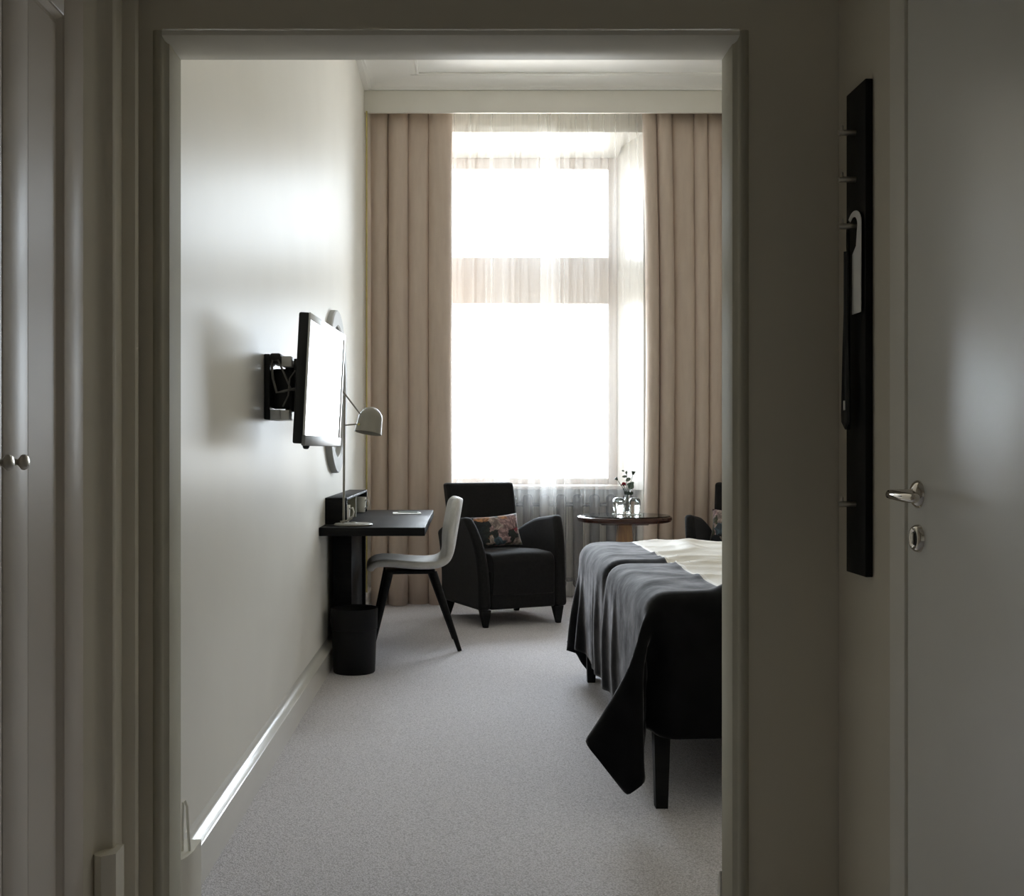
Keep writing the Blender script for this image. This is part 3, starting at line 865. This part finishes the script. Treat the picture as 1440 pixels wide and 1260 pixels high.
# ------------------------------------------------------------------ armchairs
def make_armchair(loc, rz, label):
    t = tag(empty('armchair', loc, rz), label, 'armchair', 'charcoal armchairs by the window')
    # local: x across, -y front, z up
    b = MB().box(-0.235, 0.235, -0.325, 0.26, 0.112, 0.36, 0.0).build('base', M['dark_fabric'], t, 40)
    bevel_mod(b, 0.012)
    rows = []
    # seat cushion with a rounded front edge
    prof = [(-0.332, 0.20), (-0.340, 0.33), (-0.340, 0.41), (-0.325, 0.447), (-0.285, 0.468), (-0.1, 0.474), (0.10, 0.462), (0.22, 0.452)]
    for k in range(7):
        u = -1 + 2 * k / 6
        rows.append([(0.226 * u, y, z + 0.010 * (1 - u * u) * (z > 0.42)) for y, z in prof] + [(0.226 * u, 0.22, 0.362), (0.226 * u, -0.324, 0.362 if False else 0.20)])
    mb = MB()
    mb.grid(rows, closed_u=True)
    bm = mb.bm
    bm.verts.ensure_lookup_table()
    n = len(rows[0])
    bm.faces.new([bm.verts[i] for i in range(n)][::-1])
    bm.faces.new([bm.verts[6 * n + i] for i in range(n)])
    c = mb.build('seat', M['dark_fabric'], t, 60)
    bevel_mod(c, 0.01, 2, 50)
    # reclined backrest
    back = MB()
    rows = []
    for k in range(9):
        w = k / 8
        z = 0.36 + 0.55 * w
        y = 0.165 + 0.165 * w
        th = 0.115 - 0.03 * w
        hw = 0.245 + 0.015 * w
        rows.append([(-hw, y, z), (-hw * 0.5, y - 0.006, z), (0, y - 0.008, z), (hw * 0.5, y - 0.006, z), (hw, y, z), (hw, y + th, z), (0, y + th, z), (-hw, y + th, z)])
    back.grid(rows, closed_u=True)
    bm = back.bm; bm.verts.ensure_lookup_table()
    bm.faces.new([bm.verts[i] for i in range(8)]); bm.faces.new([bm.verts[64 + i] for i in range(8)])
    o = back.build('backrest', M['dark_fabric'], t, 40)
    bevel_mod(o, 0.02, 3, 40)
    # back shell down to the legs
    o = MB().box(-0.235, 0.235, 0.262, 0.315, 0.112, 0.40).build('back_panel', M['dark_fabric'], t, 40)
    bevel_mod(o, 0.012)
    # arms: curved fronts, flared outwards
    for s in (-1, 1):
        NI, NJ = 12, 8
        def pt(i, j, side):
            a = i / NI; f = j / NJ
            vf = -0.345 + 0.025 * a + 0.135 * a ** 4
            vb = 0.30 + 0.02 * a
            v = vf + (vb - vf) * f
            ztop = 0.705 - 0.06 * f - 0.06 * max(0, (f - 0.45) / 0.55) ** 1.4
            z = 0.112 + (ztop - 0.112) * a
            flare = 0.065 * a ** 2.5 * (1 - 0.35 * f)
            th = 0.085 - 0.02 * a
            u = 0.236 + (th if side else 0.0) + flare
            return (s * u, v, z)
        mb = MB()
        A = [[mb.bm.verts.new(pt(i, j, 0)) for j in range(NJ + 1)] for i in range(NI + 1)]
        B = [[mb.bm.verts.new(pt(i, j, 1)) for j in range(NJ + 1)] for i in range(NI + 1)]
        for i in range(NI):
            for j in range(NJ):
                mb.bm.faces.new((A[i][j], A[i][j + 1], A[i + 1][j + 1], A[i + 1][j]))
                mb.bm.faces.new((B[i][j], B[i + 1][j], B[i + 1][j + 1], B[i][j + 1]))
        for j in range(NJ):
            mb.bm.faces.new((A[0][j], B[0][j], B[0][j + 1], A[0][j + 1]))
            mb.bm.faces.new((A[NI][j], A[NI][j + 1], B[NI][j + 1], B[NI][j]))
        for i in range(NI):
            mb.bm.faces.new((A[i][0], A[i + 1][0], B[i + 1][0], B[i][0]))
            mb.bm.faces.new((A[i][NJ], B[i][NJ], B[i + 1][NJ], A[i + 1][NJ]))
        o = mb.build('arm', M['dark_fabric'], t, 45)
        bevel_mod(o, 0.026, 4, 45)
    for sx in (-1, 1):
        for yy, dy in ((-0.30, -0.012), (0.27, 0.03)):
            x = sx * 0.265
            MB().frustum((x - 0.014, x + 0.014, yy + dy - 0.014, yy + dy + 0.014), (x - 0.032, x + 0.032, yy - 0.03, yy + 0.03), 0.0, 0.112).build('leg', M['black_wood'], t)
    return t

ACZ = 0.0
armL = make_armchair((0.265, 7.46, 0), math.radians(24), 'charcoal armchair with curved arms standing beside the desk chair')
armR = make_armchair((1.905, 7.46, 0), math.radians(-24), 'charcoal armchair half hidden behind the bed and the opening edge')

def make_cushion(loc, rot, mat, label, w=0.36, h=0.23):
    n = 18
    mb = MB()
    for sgn in (1, -1):
        rows = []
        for i in range(n + 1):
            u = -1 + 2 * i / n
            row = []
            for j in range(n + 1):
                v = -1 + 2 * j / n
                pinch = 1 - 0.07 * (1 - abs(v) ** 2) * abs(u) ** 3
                pinch2 = 1 - 0.09 * (1 - abs(u) ** 2) * abs(v) ** 3
                d = max(0.0, (1 - u ** 4) * (1 - v ** 4)) ** 0.55
                row.append((u * w / 2 * pinch, sgn * -0.055 * d, v * h / 2 * pinch2))
            rows.append(row)
        mb.grid(rows)
    bmesh.ops.remove_doubles(mb.bm, verts=list(mb.bm.verts), dist=0.0004)
    o = mb.build('cushion', mat, smooth=179)
    o.location = loc; o.rotation_euler = rot
    return tag(o, label, 'cushion', 'floral cushions on the armchairs')
def in_chair(loc, rz, p):
    c, s = math.cos(rz), math.sin(rz)
    return (loc[0] + c * p[0] - s * p[1], loc[1] + s * p[0] + c * p[1], loc[2] + p[2])
a = math.radians(24)
make_cushion(in_chair((0.265, 7.46, 0), a, (-0.025, 0.035, 0.590)), (math.radians(-18), math.radians(-4), a - 0.06), floral_mat('dark_floral_print', 1.0), 'dark floral cushion with pink and orange blooms on the armchair near the desk', 0.355, 0.225)
make_cushion(in_chair((1.905, 7.46, 0), -a, (-0.03, 0.028, 0.605)), (math.radians(-18), math.radians(3), -a), floral_mat('bright_floral_print', 7.7), 'floral cushion with red blooms on the right armchair at the opening edge', 0.40, 0.25)

# ------------------------------------------------------------------ round table and what stands on it
TX, TY, TZ = 1.074, 7.30, 0.71
tb = tag(empty('round_table', (TX, TY, 0)), 'round mahogany pedestal table with a glass top by the window', 'table')
MB().lathe([(0, TZ - 0.046), (0.285, TZ - 0.046), (0.303, TZ - 0.040), (0.312, TZ - 0.026), (0.310, TZ - 0.012), (0.300, TZ - 0.006), (0, TZ - 0.006)], 72).build('table_top', M['mahogany'], tb, 20)
MB().lathe([(0, TZ - 0.0055), (0.296, TZ - 0.0055), (0.299, TZ - 0.003), (0.296, TZ), (0, TZ)], 72).build('glass_top', M['table_glass'], tb, 20)
MB().box(-0.155, 0.155, -0.04, 0.04, TZ - 0.066, TZ - 0.046, 0.004).build('cleat', M['mahogany'], tb, 40)
MB().frustum((-0.085, 0.085, -0.085, 0.085), (-0.042, 0.042, -0.042, 0.042), 0.05, TZ - 0.066).build('pedestal', M['table_wood'], tb)
MB().lathe([(0, 0.0), (0.20, 0.0), (0.205, 0.012), (0.19, 0.03), (0.12, 0.05), (0, 0.05)], 48).build('foot', M['mahogany'], tb, 40)

def tumbler(loc, label):
    """upside-down tumbler on a small white coaster"""
    t = tag(empty('tumbler', loc), label, 'glass', 'upturned glasses on the round table')
    out = [(0.033, 0.0), (0.035, 0.02), (0.040, 0.055), (0.041, 0.075), (0.037, 0.095), (0.026, 0.107), (0, 0.110)]
    inn = [(0, 0.104), (0.025, 0.101), (0.0345, 0.091), (0.0385, 0.074), (0.0375, 0.055), (0.0325, 0.02), (0.0312, 0.0)]
    MB().lathe(out + inn, 32, (0, 0, 0), close=False).build('bowl', M['glassware'], t, 60)
    return t
def coaster(loc, label):
    o = MB().lathe([(0, 0), (0.044, 0), (0.045, 0.0015), (0.044, 0.003), (0, 0.003)], 32).build('coaster', M['paper'], smooth=40)
    o.location = loc
    return tag(o, label, 'coaster', 'white coasters on the round table')
g1 = (1.048, 7.38, TZ + 0.001); g2 = (1.152, 7.36, TZ + 0.001)
coaster(g1, 'white paper coaster under the left upturned glass')
coaster(g2, 'white paper coaster under the right upturned glass')
tumbler((g1[0], g1[1], TZ + 0.0045), 'clear upturned tumbler on the left of the flower vase')
tumbler((g2[0], g2[1], TZ + 0.0045), 'clear upturned tumbler in front of the flower vase')
VL = Vector((1.120, 7.47, TZ + 0.001))
vs = tag(empty('bud_vase', VL), 'small clear glass vase holding a red carnation and sprigs', 'vase')
out = [(0, 0.0), (0.034, 0.0), (0.040, 0.012), (0.041, 0.04), (0.034, 0.075), (0.020, 0.098), (0.017, 0.115), (0.024, 0.145), (0.034, 0.170)]
inn = [(0.0315, 0.170), (0.0215, 0.146), (0.0145, 0.116), (0.0175, 0.098), (0.031, 0.074), (0.038, 0.04), (0.036, 0.014), (0, 0.008)]
MB().lathe(out + inn, 36).build('glass_body', M['glassware'], vs, 60)

def stalk(base, tip, r=0.0022):
    mid = (Vector(base) + Vector(tip)) / 2 + Vector((0.004, 0, 0))
    return MB().tube([base, mid, tip], [r, r, r * 0.8], 8)
def leaf_mesh(mb, c, d, l, w, nrm):
    d = Vector(d).normalized(); nrm = Vector(nrm); s = d.cross(nrm).normalized()
    rows = []
    for k in range(7):
        t = k / 6
        ww = w * math.sin(PI * (0.06 + 0.90 * t)) ** 0.8
        cc = Vector(c) + d * l * t + Vector((0, 0, -0.10 * l * t * t))
        rows.append([cc - s * ww, cc + Vector((0, -0.002, 0)), cc + s * ww])
    mb.grid(rows)
def fp(x, y):                     # pixel in the flower zoom -> local position at the vase's depth
    return px(840 + x * 80 / 1186, 650 + y * 85 / 1260, VL.y) - VL
def flower(name, label, cat, tip, base_dx, kind):
    t = tag(empty(name, VL + Vector((0, 0, 0.012))), label, cat, 'flowers in the glass vase')
    o = Vector((0, 0, 0.012))
    base = Vector((base_dx, 0.004, 0.0))
    neck = Vector((base_dx * 0.3, 0.0, 0.105))
    tip = tip - o
    mid = neck + (tip - neck) * 0.45 + Vector((0, 0, 0.004))
    MB().tube([base, neck, mid, tip], [0.0022, 0.0022, 0.002, 0.0018], 8).build('stem', M['stem'], t, 60)
    return t, tip
def bud_head(t, tip, d, r, mat, name='bud'):
    mb = MB().lathe([(0, 0), (r * 0.55, 0.002), (r * 0.75, r * 0.9), (r * 1.15, r * 1.8), (r * 0.9, r * 2.0), (0, r * 1.7)], 14)
    q = Vector((0, 0, 1)).rotation_difference(Vector(d).normalized()).to_matrix().to_4x4()
    mb.xform(Matrix.Translation(tip) @ q)
    mb.build(name, mat, t, 60)
t, tip = flower('carnation_bud', 'dark carnation bud leaning left out of the vase', 'flower', fp(425, 375), 0.012, 0)
bud_head(t, tip, (-0.55, 0, 0.6), 0.011, M['stem'])
t, tip = flower('carnation_bud', 'dark carnation bud standing tall on the right of the vase', 'flower', fp(740, 265), -0.012, 0)
bud_head(t, tip, (0.2, 0, 1), 0.013, M['stem'])
t, tip = flower('carnation', 'dark red carnation blossom above the vase neck', 'flower', fp(548, 470), 0.006, 0)
mb = MB()
for k in range(26):
    az = random.uniform(0, 2 * PI); el = random.uniform(-0.2, 1.3)
    d = Vector((math.cos(az) * math.cos(el), math.sin(az) * math.cos(el), math.sin(el)))
    leaf_mesh(mb, tip, d, random.uniform(0.015, 0.024), 0.007, (0.3, 0.5, 0.8))
mb.build('petals', M['red_flower'], t, 60, recalc=False)
bud_head(t, tip - Vector((0, 0, 0.012)), (0, 0, 1), 0.006, M['stem'], 'calyx')
t, tip = flower('eucalyptus_sprig', 'grey green eucalyptus sprig rising from the vase', 'sprig', fp(610, 200), -0.006, 0)
for (x, y, dx, dz, l, w) in ((600, 250, 0.2, 1.0, 0.026, 0.008), (560, 190, -1, 0.5, 0.018, 0.006), (620, 300, -1, 0.1, 0.034, 0.009), (590, 380, 1, 0.3, 0.036, 0.011), (600, 360, 1, 0.35, 0.034, 0.010), (640, 470, 1, -0.9, 0.040, 0.015), (690, 440, 0.6, -0.9, 0.038, 0.014), (700, 470, 0.5, 0.5, 0.030, 0.012), (620, 470, 1, 0.4, 0.036, 0.010)):
    mb = MB(); leaf_mesh(mb, fp(x, y) - Vector((0, 0, 0.012)), (dx, 0.15, dz), l, w, (0, 1, 0.25))
    mb.build('leaf', M['leaf'], t, 60, recalc=False)
for (x, y, dx, dz, l, w) in ((600, 640, -0.2, 1, 0.028, 0.012), (650, 650, 0.1, 1, 0.03, 0.013), (700, 650, 0.4, 1, 0.03, 0.011)):
    mb = MB(); leaf_mesh(mb, fp(x, y) - Vector((0, 0, 0.012 + 0.012)), (dx, 0.05, dz), l, w, (0, 1, 0.1))
    mb.build('leaf', M['stem'], t, 60, recalc=False)

# ------------------------------------------------------------------ radiator in the window recess
rd = tag(empty('radiator', (0.5, 8.52, 0)), 'grey column radiator below the window behind the sheers', 'radiator')
RT = 0.80
for k in range(-5, 7):
    x = 0.007 + 0.129 * k
    sec = MB().box(x - 0.038, x + 0.038, -0.05, 0.05, 0.08, RT, 0.030, 4)
    sec.build('section', M['radiator'], rd, 50)
mb = MB()
for z in (0.14, RT - 0.08):
    mb.lathe([(0, -0.70), (0.016, -0.70), (0.016, 0.83), (0, 0.83)], 14, (0, 0, z), 'X')
mb.build('header_pipe', M['radiator'], rd, 50)
for x in (-0.638, 0.781):
    MB().box(x - 0.018, x + 0.018, -0.03, 0.03, 0.0, 0.082, 0.003).build('foot', M['radiator'], rd, 40)

# ------------------------------------------------------------------ curtains and sheers
def pleats(x0, x1, depth, pitch, seed, n_per=14, over=0.0):
    """fold curve (x, y offset) across the width; irregular rounded pleats"""
    rnd = random.Random(seed)
    xs = [x0]
    while xs[-1] < x1 - pitch * 0.5:
        xs.append(xs[-1] + pitch * rnd.uniform(0.4, 1.7))
    sc = (x1 - x0) / (xs[-1] - x0)
    xs = [x0 + (x - x0) * sc for x in xs]
    amp = [depth * rnd.uniform(0.3, 1.0) for _ in xs]
    pts = []
    for i in range(len(xs) - 1):
        for k in range(n_per):
            t = k / n_per
            s = math.sin(PI * t)
            y = -amp[i] * (s ** 0.8) + depth * 0.5
            xx = xs[i] + (xs[i + 1] - xs[i]) * (t - over * math.sin(2 * PI * t))
            pts.append((xx, y))
    pts.append((x1, depth * 0.5))
    return pts
def curtain(name, x0, x1, yc, depth, pitch, seed, z0, z1, mat, label, cat, group, gather=0.0, thick=0.0, lean=None, nz=16, wob=0.006, over=0.0):
    pts = pleats(x0, x1, depth, pitch, seed, 14, over)
    rnd = random.Random(seed + 99)
    ph = [rnd.uniform(0, 6.28) for _ in range(6)]
    rows = []
    for i in range(nz + 1):
        t = i / nz                       # 0 bottom .. 1 top
        z = z0 + (z1 - z0) * t
        row = []
        for (x, y) in pts:
            k = 1 - gather * max(0.0, (t - 0.86) / 0.14)        # folds flatten at the heading tape
            w = wob * math.sin(3.1 * z + ph[0] + x * 9) + wob * 0.6 * math.sin(7.0 * z + ph[1] + x * 23)
            xx = x + w + (lean(t, (x - x0) / (x1 - x0)) if lean else 0.0)
            row.append((xx, yc + y * k * (0.85 + 0.25 * (1 - t)) + 0.4 * w, z))
        rows.append(row)
    mb = MB().grid(rows)
    o = mb.build(name, mat, smooth=179, recalc=False)
    if thick: solidify(o, thick)
    return tag(o, label, cat, group)
curtain('curtain', -0.672, -0.075, 8.070, 0.120, 0.100, 5, 0.008, 3.615, M['curtain'], 'heavy taupe curtain hanging beside the desk wall', 'curtain', 'taupe curtains', 0.25, 0.003, wob=0.0008, over=0.11)
curtain('curtain', 1.325, 2.20, 8.070, 0.120, 0.100, 11, 0.008, 3.615, M['curtain'], 'heavy taupe curtain hanging behind the round table and right armchair', 'curtain', 'taupe curtains', 0.25, 0.003, lean=lambda t, f: 0.03 * (1 - f) * math.sin(PI * t), wob=0.0008, over=0.11)
curtain('sheer_curtain', -0.42, 0.70, 8.160, 0.022, 0.050, 21, 0.012, 3.66, M['sheer'], 'white sheer voile curtain in the left half of the window', 'sheer curtain', 'white sheers', 0.1, wob=0.001)
curtain('sheer_curtain', 0.58, 1.50, 8.196, 0.022, 0.034, 22, 0.012, 3.66, M['sheer'], 'white sheer voile curtain in the right half of the window', 'sheer curtain', 'white sheers', 0.1, wob=0.001)

# ------------------------------------------------------------------ bed
BX0, BX1 = 0.575, 2.70
BY0, BY1 = 3.43, 5.49
BTOP = 0.675
YG = 4.46                        # gap between the two mattresses
bed = tag(empty('bed', ((BX0 + BX1) / 2, YG, 0)), 'wide double bed on black tapered legs, foot end to the desk', 'bed')
binv = Matrix.Translation((-(BX0 + BX1) / 2, -YG, 0))
MB().box(BX0 + 0.03, BX1, BY0 + 0.03, BY1 - 0.03, 0.25, 0.40, 0.012).xform(binv).build('bed_base', M['black_wood'], bed, 40)
MB().box(BX0 + 0.01, BX1, BY0 + 0.01, YG - 0.012, 0.40, BTOP - 0.012, 0.07, 5).xform(binv).build('mattress', M['mattress'], bed, 50)
MB().box(BX0 + 0.01, BX1, YG + 0.012, BY1 - 0.01, 0.40, BTOP - 0.012, 0.07, 5).xform(binv).build('mattress', M['mattress'], bed, 50)
MB().box(BX1, BX1 + 0.07, BY0 - 0.03, BY1 + 0.03, 0.12, 1.15, 0.02, 3).xform(binv).build('headboard', M['dark_fabric'], bed, 40)
for x in (0.632, BX1 - 0.07):
    for y in (3.505, 5.405):
        MB().frustum((x - 0.019, x + 0.019, y - 0.019, y + 0.019), (x - 0.026, x + 0.026, y - 0.026, y + 0.026), 0.0, 0.25).xform(binv).build('leg', M['black_wood'], bed)

def drape():
    """cloth laid over the two mattresses, relaxed under gravity (position based dynamics)"""
    D = 0.030
    drop = 0.385
    x_lo, x_hi = BX0 - 0.425, BX1 - 0.03
    y_lo, y_hi = BY0 - drop, BY1 + drop
    nx = int((x_hi - x_lo) / D) + 1
    ny = int((y_hi - y_lo) / D) + 1
    gx = np.linspace(x_lo, x_hi, nx); gy = np.linspace(y_lo, y_hi, ny)
    dx = gx[1] - gx[0]; dy = gy[1] - gy[0]
    rng = np.random.default_rng(5)
    P = np.zeros((nx, ny, 3))
    P[..., 0] = gx[:, None]; P[..., 1] = gy[None, :]
    lowf = 0.004 * np.sin(P[..., 0] * 9 + 1.3 * np.sin(P[..., 1] * 5)) + 0.004 * np.sin(P[..., 1] * 11 + P[..., 0] * 4)
    P[..., 2] = BTOP + 0.02 + lowf + rng.normal(0, 0.0012, (nx, ny))
    # a little slack over the middle gap and along the foot
    U = P[..., :2].copy()
    Q = P.copy()
    R = 0.060
    boxes = [((BX0 + 0.008, BX1 + 0.2), (BY0 + 0.008, YG - 0.004)), ((BX0 + 0.008, BX1 + 0.2), (YG + 0.004, BY1 - 0.008))]
    def collide(P):
        for (a0, a1), (b0, b1) in boxes:
            c = np.array([(a0 + a1) / 2, (b0 + b1) / 2, BTOP / 2 + 0.12])
            h = np.array([(a1 - a0) / 2 - R, (b1 - b0) / 2 - R, BTOP / 2 - 0.12 - R])
            q = P - c
            a = np.abs(q) - h
            out = np.maximum(a, 0)
            d = np.linalg.norm(out, axis=-1)
            sd = d + np.minimum(a.max(-1), 0) - R - 0.004
            m = sd < 0
            if not m.any(): continue
            nrm = np.where((d > 1e-9)[..., None], out / np.maximum(d, 1e-9)[..., None], 0.0)
            ins = (d <= 1e-9) & m
            if ins.any():
                k = a.argmax(-1)
                nn = np.zeros_like(P); np.put_along_axis(nn, k[..., None], 1.0, -1)
                nrm = np.where(ins[..., None], nn, nrm)
            nrm = nrm * np.sign(q)
            P -= np.where(m[..., None], nrm * sd[..., None], 0.0)
            Q[m] = Q[m] + (P[m] - Q[m]) * 0.55          # friction
        np.maximum(P[..., 2], 0.012, out=P[..., 2])
    def con(A, B, L, k):
        d = B - A
        l = np.sqrt((d * d).sum(-1, keepdims=True)) + 1e-9
        c = d * (0.5 * k * (l - L) / l)
        A += c; B -= c
    Ld = math.hypot(dx, dy)
    # each hanging point stays within its rest distance of the mattress edge it hangs from
    ia = np.clip(np.arange(nx), np.searchsorted(gx, BX0 + 0.03), nx - 1)
    ja = np.clip(np.arange(ny), np.searchsorted(gy, BY0 + 0.03), np.searchsorted(gy, BY1 - 0.03))
    IA, JA = np.meshgrid(ia, ja, indexing='ij')
    rest = np.hypot(gx[:, None] - gx[IA], gy[None, :] - gy[JA])
    hang = rest > 1e-6
    top = ~hang
    corner = (U[..., 0] < BX0) & (U[..., 1] < BY0)
    rest = np.where(corner, rest * 0.93, rest)      # rounded hem corner
    dt2 = (1 / 55.0) ** 2 * 0.5
    for step in range(190):
        V = (P - Q) * 0.965
        Q[...] = P
        P += V
        P[..., 2] -= 9.8 * dt2
        P[corner, 0] -= 9.8 * dt2 * 0.28       # the near corner was flung outwards and stays so
        P[corner, 1] -= 9.8 * dt2 * 0.06
        for it in range(7):
            for o in (0, 1):
                con(P[o:nx - 1:2], P[o + 1:nx:2], dx, 1.0)
                con(P[:, o:ny - 1:2], P[:, o + 1:ny:2], dy, 1.0)
            if it % 2 == 0:
                for o in (0, 1):
                    con(P[o:nx - 1:2, :-1], P[o + 1:nx:2, 1:], Ld, 0.5)
                    con(P[o:nx - 1:2, 1:], P[o + 1:nx:2, :-1], Ld, 0.5)
                for o in (0, 1, 2, 3):
                    con(P[o:nx - 2:4], P[o + 2:nx:4], 2 * dx, 0.45)
                    con(P[:, o:ny - 2:4], P[:, o + 2:ny:4], 2 * dy, 0.45)
            P[-1, :, 0] = x_hi
        A = P[IA, JA]
        d = P - A
        l = np.sqrt((d * d).sum(-1)) + 1e-9
        f = np.where(hang & (l > rest), rest / l, 1.0)
        P[...] = A + d * f[..., None]
        P[top, 0:2] += 0.25 * (U[top] - P[top, 0:2])
        collide(P)
    # creases left in the cloth where it lies on the mattresses
    x, y = U[..., 0], U[..., 1]
    w1 = np.sin(7.5 * y + 3.0 * np.sin(2.3 * x + 1.0) + 1.5 * np.sin(5.1 * y + 2 * x))
    w2 = np.sin(9 * y - 5 * x + 2.5 * np.sin(3.7 * x + 0.5 * y))
    w3 = np.sin(6 * x + 8 * y + 2.0 * np.sin(4.3 * y))
    lie = np.where(x < 0.84, 0.3, 1.15)
    ridge = (1 - np.abs(w1)) ** 3 * 0.017 + (1 - np.abs(w2)) ** 4 * 0.014 * (0.5 + 0.5 * np.sin(2.1 * x + 3.3 * y)) + (1 - np.abs(w3)) ** 4 * 0.010
    m = top & (x < BX1 - 0.1)
    P[..., 2] += np.where(m, ridge * lie, 0.0)
    # soft vertical folds on the hanging foot side
    foot = (x < BX0) & (y > BY0 + 0.1) & (y < BY1 - 0.1)
    f = np.clip((BX0 - x) / 0.2, 0, 1) * (0.006 * np.sin(13 * y + 3 * np.sin(4.3 * y)) + 0.0035 * np.sin(37 * y + 2 * np.sin(9 * y)))
    P[..., 0] -= np.where(foot, np.abs(f) + f, 0.0)
    return P, U
P, U = drape()
bs = tag(empty('bedspread', (BX0, YG, BTOP)), 'bedspread with black velvet foot band and cream cotton field draped over the bed', 'bedspread')
def cloth_part(name, i0, i1, mat):
    nx, ny = P.shape[:2]
    off = np.array([BX0, YG, BTOP])
    vs = (P[i0:i1 + 1] - off).reshape(-1, 3)
    n = i1 - i0 + 1
    fs = [(i * ny + j, (i + 1) * ny + j, (i + 1) * ny + j + 1, i * ny + j + 1) for i in range(n - 1) for j in range(ny - 1)]
    me = bpy.data.meshes.new(name)
    me.from_pydata(vs.tolist(), [], fs)
    me.materials.append(mat)
    for p in me.polygons: p.use_smooth = True
    o = bpy.data.objects.new(name, me)
    COL.objects.link(o)
    o.parent = bs
    subsurf(o, 1)
    solidify(o, 0.006, 1.0)
    return o
i_cut = int(np.argmin(np.abs(U[:, 0, 0] - 0.83)))
cloth_part('velvet_band', 0, i_cut, M['velvet'])['label'] = 'black velvet foot band'
cloth_part('cotton_field', i_cut, P.shape[0] - 1, M['cream_cloth'])['label'] = 'cream cotton field'
# stitched seam line
off = Vector((BX0, YG, BTOP))
for di, rr in ((0, 0.0035), (2, 0.0022)):
    line = [Vector(P[i_cut + di, j]) - off + Vector((0, 0, 0.004)) for j in range(16, P.shape[1] - 16)]
    MB().tube(line, rr, 6).build('seam', M['cream_cloth'], bs, 60)

# ------------------------------------------------------------------ cable loop by the opening
cl = [px(256.5, 1190, 2.70), px(256.5, 1150, 2.70), px(257.5, 1128, 2.70), px(260, 1126, 2.70), px(263, 1134, 2.70), px(264.5, 1165, 2.70), px(266.5, 1189, 2.70)]
for p in cl: p.x = max(p.x, XL + 0.006)
cl[0].z = 0.152; cl[-1].z = 0.152
tag(MB().tube(cl, 0.0035, 10).build('cable_loop', M['trim'], smooth=60), 'thin cream cable looping up from the plinth block beside the opening', 'cable')
